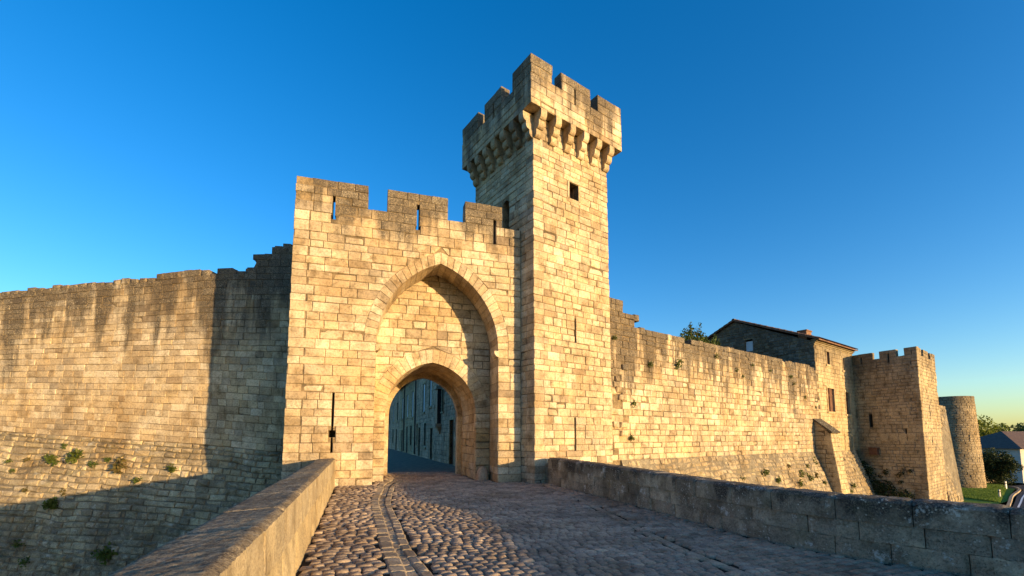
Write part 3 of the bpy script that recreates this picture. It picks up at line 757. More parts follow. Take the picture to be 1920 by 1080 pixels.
# cornice, roof with rows of barrel tiles, chimney
for k, (dd, z0, z1) in enumerate(((.06, 8.86, 8.97), (.16, 8.972, 9.08), (.28, 9.082, 9.16))):
    piece('cornice', *fbox(FH, hs0-.03*k, hs1+.05, z0, z1, -dd, .2), m_house, house)
def tiles(fr, L, x0, z0, x1, z1, name, mat, parent, pitch=.21, rows=14, thick=.08):
    """barrel tiles: fr.s is along the eave, slope runs from (x0,z0) to (x1,z1) in depth"""
    V = []; Fc = []; n = int(L/pitch)
    cols = []
    for r in range(rows):
        for e in (0, 1):
            f = (r+e*1.03)/rows; lift = .035*(1-e)
            cols.append((x0+(x1-x0)*f, z0+(z1-z0)*f+lift))
    K = n*4+1
    for (d, z) in cols:
        for i in range(K): V.append(fr.map(L*i/(K-1), z+thick*abs(sin(pi*i/4)), d))
    for j in range(len(cols)-1):
        for i in range(K-1): Fc.append((j*K+i, j*K+i+1, (j+1)*K+i+1, (j+1)*K+i))
    if not fr.flip: pass
    return piece(name, V, Fc, mat, parent)
FRf = Plane(FRW.map(hs0-.22, 0, 0), TD, TN)
rf = tiles(FRf, hs1-hs0+.3, -.42, eave_z+.14, ridge_d, ridge_z+.18, 'roof', m_tile, house)
o = tiles(FRf, hs1-hs0+.3, back_d+.3, eave_z+.05, ridge_d, ridge_z+.17, 'roof', m_tile, house)
o = piece('roof_deck', *prism(Plane(FRW.map(hs0-.2, 0, 0), TL, TLN), [(-.40, eave_z+.04), (ridge_d, ridge_z+.07), (back_d+.3, eave_z-.02), (back_d+.3, eave_z+.06), (ridge_d, ridge_z+.16), (-.40, eave_z+.13)], 0, hs1-hs0+.25), m_tile, house); fixn(o.data)
V = []; Fc = []
for i in range(26):
    for k in range(7):
        a = pi*k/6; V.append(FRf.map(i*.31, ridge_z+.16+.12*sin(a)+.02*(i % 2), ridge_d+.14*cos(a)))
for i in range(25):
    for k in range(6): Fc.append((i*7+k, i*7+k+1, (i+1)*7+k+1, (i+1)*7+k))
sub(piece('ridge_tiles', V, Fc, m_tile, house), rf)
ch = piece('chimney', *join([fbox(FH, 23.1, 24.0, 9.0, 9.95, .55, 1.15), fbox(FH, 23.05, 24.05, 9.951, 10.05, .5, 1.2)]), m_tile, house); sub(ch, rf)

# ------------------------------------------------------------------ far square tower
HP = FRW.map(30.45, 0, 0); FA, FAN = 153.0, 243.0
ft = thing('square_tower', 'brown weathered square tower with battlements at the far end of the wall', 'tower', HP+dv(FA)*2)
FF_ = Plane(HP-dv(FA)*.4, FA, FAN); FC = HP+dv(FA)*4.38
FA2 = 53.0; FF2 = Plane(FC, FA2, FA2+90)
FL1, FL2 = 4.78, 6.0; FTOP, FCR = 8.72, 8.15
core = [HP-dv(FA)*.4, FC, FC+dv(FA2)*FL2, HP-dv(FA)*.4+dv(FA2)*FL2]
cx = (core[0]+core[2])*.5
def inset(P, k=.03): return P+(cx-P).normalized()*k*1.4
V = [inset(P)+UP*z for z in (-4.8, FCR-1.2) for P in core]
o = piece('core', V, [(0, 1, 2, 3), (7, 6, 5, 4), (0, 4, 5, 1), (1, 5, 6, 2), (2, 6, 7, 3), (3, 7, 4, 0)], m_mortd, ft)
fsl = [(1.42, 2.6, 3.65, .11), (3.70, 1.5, 2.42, .05)]; fsl2 = [(2.6, 3.0, 4.4, .10), (2.6, .8, 2.1, .07)]
carve(o, [fbox(FF_, s-w, s+w, a, b, -.3, .8) for s, a, b, w in fsl]+[fbox(FF2, s-w, s+w, a, b, -.3, .8) for s, a, b, w in fsl2])
fm = Masonry(ft); rg = random.Random(71)
fcs = courses([-4.6, 6.9, FCR, FTOP], .27, rg)
fmer = [(0, 1.85), (2.33, 3.47), (3.97, FL1)]; fmer2 = [(0, 1.4), (2.1, 3.7), (4.4, FL2)]
fms = [(1.05, 7.75, 8.4), (2.95, 7.7, 8.45)]
for fr, L, mer, hol, nm in ((FF_, FL1, fmer, [(s-w, s+w, a, b) for s, a, b, w in fsl]+[(s-.05, s+.05, a, b) for s, a, b in fms], 0), (FF2, FL2, fmer2, [(s-w, s+w, a, b) for s, a, b, w in fsl2], 1)):
    def sp(a, b, L=L, mer=mer, hol=hol, nm=nm):
        e = .35*nm if a > 6.8 else .02*nm
        if a < FCR-.01: return spans(a, b, lambda z: e, lambda z: L, hol)
        return sum([spans(a, b, lambda z, x=x: max(x, e), lambda z, y=y: y, hol) for x, y in mer], [])
    lay(fm, fr, fcs, sp, (.32, .68), m_far, depth_fn=lambda ci, si, f, l, z: .4 if z > 6.8 else .25, gap=.024, bev=.02, rng=rg, rough=.01, jit=.012, back=True)
fm.done()
for fr, L, mer, nm in ((FF_, FL1, fmer, 0), (FF2, FL2, fmer2, 1)):
    o = piece('parapet_core', *fbox(fr, .04+.35*nm, L-.04-.4*(1-nm), 6.88, FCR-.03, .03, .37), m_mortd, ft)
    if not nm: carve(o, [fbox(fr, s-.05, s+.05, a, b, -.3, .8) for s, a, b in fms])
    for x, y in mer:
        o = piece('merlon_core', *fbox(fr, max(x, .35*nm)+.03, y-.03-(.35 if y == L and not nm else 0), FCR-.04, FTOP-.03, .03, .37), m_mortd, ft)
        if not nm: carve(o, [fbox(fr, s-.05, s+.05, a, b, -.3, .8) for s, a, b in fms])
# lighter patch of smooth ashlar round the slit and the small timber bay
pm_ = Masonry(ft, 'repair_slab')
for s0 in (2.0, 2.62, 3.24, 3.78):
    pm_.add(FF_, [(s0, 1.42), (s0+.5, 1.42), (s0+.5, 2.05), (s0, 2.05)], .1, m_house, .02, rg, False, .004, .012)
pm_.done()
piece('wooden_hatch', *join([fbox(FF_, 1.3, 1.85, .35, .85, -.35, .1), fbox(FF_, 1.25, 1.9, .851, .93, -.4, .1)]), m_wood, ft)
# sloping buttress wall beyond it
sb = thing('sloping_buttress', 'rough buttress wall with a steep sloping base between square and round towers', 'wall', FF2.map(FL2+1.5, -4, 0))
class Slope:
    affine = False; flip = False
    def map(s, a, z, d=0.): e = .40 if z > .4 else .40-(.4-z)*.14; return FF2.map(FL2+.02+a, z, e+d)
sm_ = Masonry(sb); rg = random.Random(75)
lay(sm_, Slope(), courses([-4.7, .4, 4.6], .28, rg), lambda a, b: [(0, 0, 5.0, 5.0)], (.3, .6), m_rbat, depth=.4, gap=.03, bev=.03, rng=rg, rough=.02, jit=.03, back=True)
sm_.done()
o = piece('core', *prism(Slope(), [(0, -4.7), (4.97, -4.7), (4.97, .4), (4.97, 4.57), (0, 4.57), (0, .4)], .03, 1.2), m_mortd, sb); fixn(o.data)
# ------------------------------------------------------------------ round tower
RTC = Vector((50.9, 52.0, -3.95))
rt = thing('round_tower', 'plain tapering round tower beyond the square tower', 'tower', RTC)
DR = Drum(RTC, 2.35, .028)
dm = Masonry(rt); rg = random.Random(77)
lay(dm, DR, courses([0, 10.35], .27, rg), lambda a, b: spans(a, b, lambda z: -2.35*pi, lambda z: 2.35*pi, [(-.35, -.25, 5.2, 6.1)]), (.32, .62), m_round, depth=.3, gap=.025, bev=.02, rng=rg, rough=.012, jit=.012)
dm.done()
V = []; Fc = []; K = 28
for z in (0, 10.3):
    for i in range(K):
        a = 2*pi*i/K; r = 2.35-.028*z-.04; V.append(RTC+Vector((sin(a)*r, -cos(a)*r, z)))
for i in range(K): Fc.append((i, (i+1) % K, (i+1) % K+K, i+K))
Fc.append(tuple(range(K, 2*K)))
o = piece('core', V, Fc, m_mortd, rt)
carve(o, [fbox(Plane(RTC, 90, 180), -.36, -.26, 5.2, 6.1, -2.6, -1.2)]) if False else None

# ------------------------------------------------------------------ ground, bridge, road
def sheet(name, pts, z, mat, label, cat, kind='structure'):
    V = [Vector((x, y, z)) for x, y in pts]
    m = mesh(name, V, [tuple(range(len(V)))], mat); fixn(m)
    if m.polygons[0].normal.z < 0: m.flip_normals()
    return tag(link(name, m), label, cat, None, kind)
def terrain():
    V = []; Fc = []; N = 60
    rr = [0, 4, 8, 12, 16, 20, 25, 30, 36, 44, 54, 66, 80, 100, 140, 220, 400, 900]
    V.append(Vector((5, 15, -4.35)))
    for r in rr[1:]:
        for i in range(N):
            a = 2*pi*i/N; x, y = 5+r*sin(a), 15+r*cos(a)
            V.append(Vector((x, y, -4.35+.18*noise.noise(Vector((x*.25, y*.25, 0))))))
    for i in range(N): Fc.append((0, 1+i, 1+(i+1) % N))
    for k in range(len(rr)-2):
        for i in range(N): Fc.append((1+k*N+i, 1+(k+1)*N+i, 1+(k+1)*N+(i+1) % N, 1+k*N+(i+1) % N))
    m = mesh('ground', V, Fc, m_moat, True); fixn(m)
    if m.polygons[5].normal.z < 0: m.flip_normals()
    return tag(link('ground', m), 'grassy floor of the dry moat around the walls', 'ground', None, 'structure')
terrain()
RD = dv(-19.05)                                            # road axis
LP0 = Vector((-6.20, 15.97, 0))                            # left parapet inner foot at the gate
LPD = -dv(-19.05)
rpp = smooth_curve([(1.18, 18.2), (1.31, 17.45), (2.35, 14.4), (3.28, 11.42), (4.13, 8.42), (4.88, 6.92), (5.6, 6.13), (6.15, 5.42), (6.7, 4.3), (7.2, 2.6), (7.7, .3), (8.7, -3.5)], 5)
lend = LP0+LPD*22
BRP = [(LP0.x-.55, LP0.y+.2), (lend.x-.55, lend.y), (9.4, -5)]+[(x+.45, y+.2) for x, y in rpp[::-1]]+[(1.6, 19), (-5, 17.5)]
V = [Vector((x, y, z)) for z in (-.022, -4.6) for x, y in BRP]; n = len(BRP)
m = mesh('bridge_deck', V, [tuple(range(n)), tuple(range(2*n-1, n-1, -1))]+[(i, i+n, (i+1) % n+n, (i+1) % n) for i in range(n)], m_dirt); fixn(m)
m.materials.append(m_rpar)
for p in m.polygons:
    if abs(p.normal.z) < .5: p.material_index = 1
tag(link('bridge', m), 'stone bridge carrying the cobbled road across the moat to the gate', 'bridge', None, 'structure')
# street inside the gate
st = Plane((-3.3, 27.6, 0), -20, -110)
gin = FB.map(IC, 0, 2)
sheet('street', [(-6.6, 17.0), (-.6, 18.9), (6, 24), (2, 34), (-26, 100), (-40, 96), (-18, 24)], -.03, m_pave, 'dark paved street leading away behind the gate arch', 'street')

road = thing('road', 'cobbled road of small stone setts crossing the bridge to the gate', 'road', (0, 9, 0)); road['kind'] = 'structure'
el_ = smooth_curve([(-4.95, 18.6), (-4.75, 16.6), (-4.35, 15.0), (-4.05, 13.7), (-3.62, 12.05), (-2.64, 9.17), (-2.09, 7.59), (-1.45, 5.88), (-.75, 4.0), (0, 2)], 5)
el2 = smooth_curve([(-4.5, 18.6), (-4.32, 16.6), (-4.02, 15.2), (-3.68, 13.7), (-3.28, 12.05), (-2.4, 9.45), (-1.66, 7.24), (-1.08, 5.88), (-.35, 4.0), (.4, 2)], 5)
er_ = smooth_curve([(1.0, 18.4), (1.3, 16.5), (1.74, 14.59), (2.2, 10.8), (2.63, 7.38), (2.91, 6.25), (3.5, 4.0), (4, 2)], 5)
def xat(c, y):
    for i in range(len(c)-1):
        if (c[i][1]-y)*(c[i+1][1]-y) <= 0: f = (c[i][1]-y)/(c[i][1]-c[i+1][1]+1e-9); return c[i][0]+(c[i+1][0]-c[i][0])*f
    return c[0][0] if y > c[0][1] else c[-1][0]
def lpx(y): return LP0.x+(LP0.y-y)*sin(radians(19.05))/cos(radians(19.05))
def rpx(y): return xat(rpp, y)
def cobble(cx, cy, ang, w, l, h, rng, irr=.14, dome=False):
    ca, sa = cos(ang), sin(ang); q = []
    for a, b in ((-1, -1), (0, -1.06), (1, -1), (1.05, 0), (1, 1), (0, 1.06), (-1, 1), (-1.05, 0)):
        x = a*w/2*(1+rng.uniform(-irr, irr)*.5); y = b*l/2*(1+rng.uniform(-irr, irr)*.5)
        q.append((x, y))
    V = []
    tx, ty = rng.uniform(-.06, .06), rng.uniform(-.06, .06)
    for k, dz in (((1., -.055), (.95, -.016), (.74, 0.)) if not dome else ((1., -.055), (.96, -.024), (.66, 0.))):
        for x, y in q:
            zz = h+dz+(x*tx+y*ty)*(1 if dz > -.05 else 0)
            V.append(Vector((cx+(x*ca-y*sa)*k, cy+(x*sa+y*ca)*k, zz)))
    V.append(Vector((cx, cy, h+.005)))
    Fc = []
    for i in range(8):
        j = (i+1) % 8
        Fc += [(i, j, j+8, i+8), (i+8, j+8, j+16, i+16), (i+16, j+16, 24)]
    return V, Fc
cm = Masonry(road, 'cobble'); rg = random.Random(81)
def put_cob(x, y, ang, w, l, h, mat, irr=.14):
    V, Fc = cobble(x, y, ang, w, l, h, rg, irr, irr > .15)
    pr = [proj(v) for v in V[16:24]]; ar = 0
    if all(pr) and all(0 <= a <= 1920 and b <= 1084 for a, b in pr): ar = abs(sum(pr[i-1][0]*pr[i][1]-pr[i][0]*pr[i-1][1] for i in range(8)))/2
    if y > 17.5: ar = 0
    cm.raw(V, Fc, mat, ar)
ax = radians(19.05)                                         # axis u (across), v (along)
U = Vector((cos(ax), sin(ax), 0)); Vv = Vector((-sin(ax), cos(ax), 0))
v = 1.0; row = 0
while v < 26:
    lrow = rg.uniform(.135, .175); u = -2.6+rg.uniform(0, .2)+(v-1)*-.0
    while u < 9.5:
        w = rg.uniform(.13, .22); c = U*(u+w/2)+Vv*(v+lrow/2); x, y = c.x, c.y
        u += w
        if y < 2.2 or proj(Vector((x, y, 0))) is None: continue
        px_, py_ = proj(Vector((x, y, 0)))
        if px_ < -60 or px_ > 1990: continue
        if y > 16.2:
            s_ = (Vector((x, y, 0))-GP).dot(gdir); d_ = -(Vector((x, y, 0))-GP).dot(gn)
            if d_ > -.06 and not (abs(s_-OC) < OHW-.1 and d_ < 1.3) and not (d_ >= 1.3 and abs(s_-IC) < IHW-.08): continue
            if d_ > 6: continue
            tl = (Vector((x, y, 0))-T0)
            if tl.dot(dv(TN)) < .1 and tl.dot(dv(TLN)) < .1: continue
        xl, xe, xe2, xr_, xre = lpx(y)+.045, xat(el_, y), xat(el2, y), rpx(y)-.08, xat(er_, y)
        if x < xl or (y < 16.5 and x > xr_): continue
        if y < 18.4 and (-.13 < x-xe and x-xe2 < .12): continue
        if 2.2 < y < 17 and abs(x-xre) < .14: continue
        wob = rg.uniform(-.08, .08)
        if x < xe: put_cob(x+rg.uniform(-.015, .015), y+rg.uniform(-.02, .02), ax+wob*2, w*.98, lrow*.98, .058+rg.uniform(-.012, .012), m_cob, .26)
        else: put_cob(x, y, ax+wob*.7, w*.93, lrow*.90, .016+rg.uniform(-.007, .007)+(.012 if x < xe2 else 0), m_cob, .2 if x < xe2+1.1+rg.uniform(-.5, .6) else .12)
    v += lrow; row += 1
cm.done('small_cobbles', True)
V = []; Fc = []
for i in range(41):
    y = 2.2+i*.36; V += [Vector((lpx(y)-.05, y, .024)), Vector((xat(el_, y), y, .024))]
for i in range(40): Fc.append((2*i, 2*i+1, 2*i+3, 2*i+2))
piece('footway_bed', V, Fc, m_dirt, road)
def edging(curve, w, h, name):
    C = Curve([p for p in curve if p[1] > 2.2], True); s = .05
    ms = Masonry(road, name, 300)
    while s < C.len-.5:
        L = rg.uniform(.26, .48); g = .012; V = []; jj = [rg.uniform(-.015, .015) for _ in range(4)]
        for zz, k in ((-.06, 0.), (h-.018, .004), (h, .03)):
            for i, (a, b) in enumerate(((s+g, -w/2), (s+L-g, -w/2), (s+L-g, w/2), (s+g, w/2))):
                sg = 1 if i in (0, 3) else -1; sd = 1 if i < 2 else -1
                V.append(C.map(a+sg*k, zz+(jj[i]*.5), b+sd*k+jj[i]))
        Fc = [(0, 1, 5, 4), (1, 2, 6, 5), (2, 3, 7, 6), (3, 0, 4, 7), (4, 5, 9, 8), (5, 6, 10, 9), (6, 7, 11, 10), (7, 4, 8, 11), (8, 9, 10, 11)]
        pr = proj(V[8]); ar = 50 if pr and pr[1] < 1090 else 1
        b_ = V[9]-V[8]; c_ = V[11]-V[8]
        if b_.cross(c_).z < 0: Fc = [f[::-1] for f in Fc]
        ms.raw(V, Fc, m_kerb, ar); s += L
    ms.done('small_'+name)
edging(el_, .22, .055, 'edging_stone'); edging(el2, .17, .022, 'gutter_stone'); edging([((a+c)/2, (b+d)/2) for (a, b), (c, d) in zip(el_, el2)], .17, .012, 'gutter_stone'); edging(er_, .17, .014, 'edging_stone')

# ------------------------------------------------------------------ parapets of rough blocks
def rough_block(fr, s0, s1, z0, z1, d0, d1, mat, parent, name, rng, amp=.012, rt=.05, ns=9, nz=4, nd=5, fq=5.):
    V = []; idx = {}
    off = rng.uniform(0, 100)
    def vert(i, j, k):
        key = (i, j, k)
        if key in idx: return idx[key]
        s = s0+(s1-s0)*i/ns; z = z0+(z1-z0)*j/nz; d = d0+(d1-d0)*k/nd
        if rt:
            for dd, sg in ((d-d0, 1), (d1-d, -1)):
                if j == nz and dd < rt: d = d; z -= (rt-dd)*.75
            if j == nz and (i == 0 or i == ns): z -= rt*.35
        e = .016 if (i == 0 or i == ns) else 0
        if e and (k == 0): d += e
        if e and (k == nd): d -= e
        p = fr.map(s, z, d)
        q = p*fq+Vector((off, 0, 0))
        n1 = noise.noise(q); n2 = noise.noise(q*2.7)
        w = amp*(n1+.5*n2)
        s2 = s; d2 = d+(w if k == 0 else (-w if k == nd else 0)); z2 = z+(w*1.2 if j == nz else 0)
        V.append(fr.map(s2, z2, d2)); idx[key] = len(V)-1; return idx[key]
    Fc = []
    for i in range(ns):
        for j in range(nz):
            for k in (0, nd):
                f = (vert(i, j, k), vert(i+1, j, k), vert(i+1, j+1, k), vert(i, j+1, k)); Fc.append(f)
        for k in range(nd):
            for j in (0, nz): Fc.append((vert(i, j, k), vert(i+1, j, k), vert(i+1, j, k+1), vert(i, j, k+1)))
    for j in range(nz):
        for k in range(nd):
            for i in (0, ns): Fc.append((vert(i, j, k), vert(i, j+1, k), vert(i, j+1, k+1), vert(i, j, k+1)))
    o = piece(name, V, Fc, mat, parent, True); fixn(o.data)
    o.data.set_sharp_from_angle(angle=radians(42))
    return o
rg = random.Random(91)
lp = thing('bridge_parapet', 'sunlit stone parapet wall along the left edge of the bridge', 'parapet', LP0+LPD*8)
FLP = Plane(LP0, -19.05+180, 70.95, .05)
s = -.15
while s < 18:
    L = rg.uniform(.9, 1.5); rough_block(FLP, s+.006, s+L-.006, .60, 1.03+rg.uniform(-.012, .012), -.015, .60, m_cop, lp, 'coping_stone', rg, .006 if s > 7 else .008, .05, 44 if s > 7 else 16, 8 if s > 7 else 5, 20 if s > 7 else 9, 26.); s += L
s = -.15
while s < 18:
    L = rg.uniform(.8, 1.3); rough_block(FLP, s+.005, s+L-.005, -.08, .595, .012, .58, m_lpar, lp, 'stone', rg, .008, 0, 8, 5, 2, 4.); s += L
o = piece('outer_face', *fbox(FLP, .0, 18, -4.5, .55, .3, .61), m_lbat, lp); fixn(o.data)
rp = thing('bridge_parapet', 'dark lichen-spotted stone parapet curving along the right edge of the bridge', 'parapet', (3.3, 11.4, 0))
FRP = Curve(rpp, False, None)
def rp_h(s): return .99-.012*s if s < 9 else .88
for row, (a, b, mt) in enumerate(((-.05, .30, m_rpar), (.304, .60, m_rpar), (.604, 1.0, m_rpar))):
    s = .25+.35*row
    while s < FRP.len-.6:
        L = rg.uniform(.55, 1.05); k = rp_h(s)
        off = 0 if row < 2 else -.02
        rough_block(FRP, s+.005, s+L-.005, a*k if a > 0 else a, b*k, off+rg.uniform(0, .012), .52, mt, rp, 'coping_stone' if row == 2 else 'stone', rg, .012, .07 if row == 2 else .0, 16, 6, 7, 10.); s += L
V, Fc = [], []
for i, sx in enumerate([FRP.len*j/60 for j in range(61)]):
    for z, d in ((-4.5, .1), (.75, .1), (.75, .48), (-4.5, .48)): V.append(FRP.map(sx, z, d))
for i in range(60):
    for k in range(4): Fc.append((i*4+k, (i+1)*4+k, (i+1)*4+(k+1) % 4, i*4+(k+1) % 4))
o = piece('core', V, Fc, m_mortd, rp); fixn(o.data)
# wheel guard stone at the foot of the recess
V = []; Fc = []
for j in range(9):
    for i in range(14):
        a = 2*pi*i/14; t = j/8; r = .27*(1-.25*t)*(1 if j < 8 else .35)*(sqrt(max(0, 1-(t*.98)**4)))+.01
        p = FB.map(-1.32+.0+cos(a)*r, .62*t-.04, -.16+sin(a)*r); V.append(p+Vector((1, 1, .6))*.03*noise.noise(p*6))
for j in range(8):
    for i in range(14): Fc.append((j*14+i, j*14+(i+1) % 14, (j+1)*14+(i+1) % 14, (j+1)*14+i))
Fc.append(tuple(range(8*14, 9*14)))
o = piece('guard_stone', V, Fc, m_street, None, True); fixn(o.data); tag(o, 'worn rounded wheel guard stone at the right foot of the gate arch', 'guard stone')

# ------------------------------------------------------------------ houses along the street behind the gate
def row_house(name, label, s0, s1, h, mat, wins, doors, pipes, seed, stonework=True, wr=(.4, .8)):
    th = thing(name, label, 'house', st.map((s0+s1)/2, 0, 2), None)
    o = piece('wall', *fbox(st, s0+.005, s1-.005, -.3, h, .025 if stonework else 0, 7), m_mortd if stonework else mat, th)
    carve(o, [fbox(st, a, b, c, d, -.3, .35) for a, b, c, d, k in wins+doors])
    if stonework:
        ms = Masonry(th); rg = random.Random(seed)
        lay(ms, st, courses([-.1, h], .3, rg), lambda a, b: spans(a, b, lambda z: s0, lambda z: s1, [x[:4] for x in wins+doors]), wr, mat, depth=.2, gap=.02, bev=.012, rng=rg, rough=.012, jit=.012)
        ms.done()
    for a, b, c, d, k in wins:
        w = piece('window', *join([fbox(st, a-.1, a, c, d, -.03, .25), fbox(st, b, b+.1, c, d, -.03, .25), fbox(st, a-.1, b+.1, d, d+.14, -.03, .25)]), m_house, th)
        sub(piece('sill', *fbox(st, a-.15, b+.15, c-.12, c, -.1, .25), m_house, th), w)
        if k == 's':
            for x0, x1 in ((a, (a+b)/2), ((a+b)/2, b)): sub(piece('shutter', *fbox(st, x0+.01, x1-.01, c, d, .06, .1), m_whitewood, th), w)
        else: sub(piece('pane', *fbox(st, a, b, c, d, .2, .22), m_glass, th), w)
    for a, b, c, d, k in doors:
        w = piece('door', *fbox(st, a+.02, b-.02, c, d-.02, .18, .24), m_wood if k != 'w' else m_whitewood, th)
        sub(piece('door_frame', *join([fbox(st, a-.12, a, c, d, -.02, .25), fbox(st, b, b+.12, c, d, -.02, .25), fbox(st, a-.12, b+.12, d, d+.16, -.02, .25)]), m_house, th), w)
    for sx in pipes: piece('drain_pipe', *fbox(st, sx-.06, sx+.06, .1, h, -.16, -.04), m_iron, th)
    V, Fc = prism(Plane(st.map(s0-.1, 0, 0), -110+180, -20), [(-.5, h), (3.5, h+1.6), (7.2, h), (7.2, h-.1), (-.5, h-.1)], 0, s1-s0)
    V = [st.map(s0+(s1-s0)*e, z, d) for e in (0, 1) for d, z in ((-.45, h+.001), (3.5, h+1.6), (7.2, h+.001))]
    o = piece('roof', V, [(0, 1, 2), (3, 5, 4), (0, 3, 4, 1), (1, 4, 5, 2), (0, 2, 5, 3)], m_tile, th); fixn(o.data)
    return th
h1 = row_house('row_house', 'dark rubble house with arched doorway just inside the gate arch', -6, 8.2, 7.6, m_street, [(4.6, 5.2, 3.6, 5.2, 'g')], [(1.2, 2.5, 0, 2.9, 'd')], [], 101, True, (.25, .6))
piece('niche_bracket', *join([fbox(st, 5.3, 6.6, 2.5, 2.75, -.45, .1), fbox(st, 5.5, 6.4, 2.25, 2.5, -.25, .1), fbox(st, 5.7, 6.2, 2.02, 2.25, -.12, .1), fbox(st, 5.45, 6.45, 5.3, 5.55, -.4, .1)]), m_street, h1)
piece('niche_column', *fbox(st, 5.6, 6.3, 2.751, 5.3, -.28, .05), m_iron, h1)
h2 = row_house('row_house', 'grey ashlar house with pale shutters and tall windows seen through the arch', 8.2, 19, 8.2, m_street,
               [(13.0, 14.3, 4.0, 6.6, 's'), (9.6, 10.7, 4.3, 6.7, 's'), (12.2, 13.2, .9, 3.0, 'g'), (17.2, 17.9, 1.0, 3.1, 'g')], [(9.0, 10.0, 0, 2.5, 'd'), (15.5, 16.6, 0, 2.7, 'd')], [18.6], 102)
h3 = row_house('row_house', 'farthest pale house down the street framed by the gate arch', 19, 34, 8.0, m_house,
               [(20.5, 21.9, 3.9, 6.6, 's'), (25, 26.4, 4.0, 6.7, 's'), (30, 31.4, 4.0, 6.7, 's'), (21.5, 22.8, .8, 3.1, 'g')], [(25.0, 26.4, 0, 3.0, 'w'), (30, 31.3, 0, 2.7, 'd')], [28.2], 103)
h4 = row_house('row_house', 'last narrow house at the end of the street beyond the gate', 34, 66, 8.6, m_street,
               [(36, 37.5, 4, 6.6, 'g'), (42, 43.5, 4, 6.6, 's'), (49, 50.5, 4, 6.6, 'g'), (42, 43.5, .8, 3, 'g')], [(37, 38.5, 0, 2.9, 'd'), (50, 51.5, 0, 2.9, 'd')], [], 104)

# ------------------------------------------------------------------ plants
def leaves(center, blobs, n, size, rng, up=.3):
    """leaf-sized faces spread through several lumps (offset, radii)"""
    V = []; Fc = []; C = Vector(center); tot = sum(b[1][0]*b[1][1]*b[1][2] for b in blobs)
    for off, rad in blobs:
        k = max(3, int(n*rad[0]*rad[1]*rad[2]/tot))
        for _ in range(k):
            d = Vector((rng.gauss(0, 1), rng.gauss(0, 1), rng.gauss(0, 1))).normalized()*(rng.random()**.45)
            p = C+Vector(off)+Vector((d.x*rad[0], d.y*rad[1], d.z*rad[2]))
            p += Vector((1, 1, 1))*.25*min(rad)*noise.noise(p*(1.5/min(rad)))
            nrm = Vector((rng.gauss(0, 1), rng.gauss(0, 1), rng.gauss(0, 1)+up)).normalized()
            a = nrm.orthogonal().normalized(); a.rotate(Matrix.Rotation(rng.uniform(0, 2*pi), 3, nrm)); b = nrm.cross(a)
            l = size*rng.uniform(.6, 1.4); w = l*.5; i = len(V)
            V += [p-a*l*.5, p+b*w*.5, p+a*l*.5, p-b*w*.5]; Fc.append((i, i+1, i+2, i+3))
    return V, Fc
def stem(pts, r0, r1, k=6):
    V = []; Fc = []; n = len(pts)
    for j, p in enumerate(pts):
        p = Vector(p); r = r0+(r1-r0)*j/(n-1)
        for i in range(k): a = 2*pi*i/k; V.append(p+Vector((cos(a)*r, sin(a)*r, 0)))
    for j in range(n-1):
        for i in range(k): Fc.append((j*k+i, j*k+(i+1) % k, (j+1)*k+(i+1) % k, (j+1)*k+i))
    return V, Fc
rg = random.Random(111)
def weed(pos, size, label, mat, group=None, n=70, name='wall_weed', stretch=(1, 1, 1)):
    size *= 1.35; n = int(n*1.6)
    bl = [((rg.uniform(-.4, .4)*size, rg.uniform(-.4, .4)*size, rg.uniform(-.3, .4)*size), tuple(size*rg.uniform(.35, .6)*q for q in stretch)) for _ in range(4)]
    V, Fc = leaves(pos, bl, n, size*.32, rg)
    o = piece(name, V, Fc, mat); tag(o, label, 'weed', group); return o
def on_batter(s, z): v = zb(s)-z; return PLW.map(s, z, -.03-v*.22-.06)
for x, s, z, sz, mt, lb in ((0, 5.05, .9, .34, m_weed, 'bright leafy weed tuft, largest on the sunlit batter of the left wall'),
                            (0, 6.1, .75, .27, m_weed, 'upright green weed beside the largest tuft on the left batter'),
                            (0, 9.0, .35, .32, m_weed, 'wide olive weed cushion at the far left of the sunlit batter'),
                            (0, .62, .45, .24, m_weed, 'bright green weed right at the shadow edge on the left batter'),
                            (0, 3.0, .55, .36, m_dry, 'brown dry weed patch left of the shadow edge on the batter'),
                            (0, 5.4, -1.05, .36, m_weed, 'tall dark weed in the shaded lower batter of the left wall'),
                            (0, 2.3, -3.0, .45, m_weed, 'dark bushy weed low on the shaded batter near the bridge parapet')):
    weed(on_batter(s, z), sz, lb, mt, None, 120)
for s, z in ((8.1, .75), (6.9, -.45), (7.8, .3), (7.3, .75), (5.2, -.55), (9.3, 1.2), (9.6, -.5), (10.0, .5), (8.4, -.35), (4.2, .6), (2.0, -.1), (3.6, .75), (5.8, 1.35)):
    weed(on_batter(s, z), rg.uniform(.13, .22), 'small weed tuft growing from the sunlit batter of the left wall', m_weed if rg.random() < .65 else m_dry, 'small weeds on the left batter', 60)
for s, z in ((5.8, -3.3), (6.3, -2.6)): weed(on_batter(s, z), .22, 'small dark weed on the shaded foot of the left wall', m_weed, 'shaded weeds on the left batter', 60)
for s, z, sz, lb in ((5.3, 5.5, .3, 'spiky dark green weed tuft high on the sunlit right wall'), (3.1, 5.35, .17, 'small round weed tuft left of the spiky one on the right wall'),
                     (1.8, 3.3, .2, 'weed in the broken toothing beside the gate tower'), (1.6, 1.75, .18, 'low weed in the broken joint beside the gate tower'), (.6, 6.3, .14, 'tiny weed high in the corner where right wall meets tower')):
    weed(FRW.map(s, z, -.06), sz, lb, m_weed, None, 90)
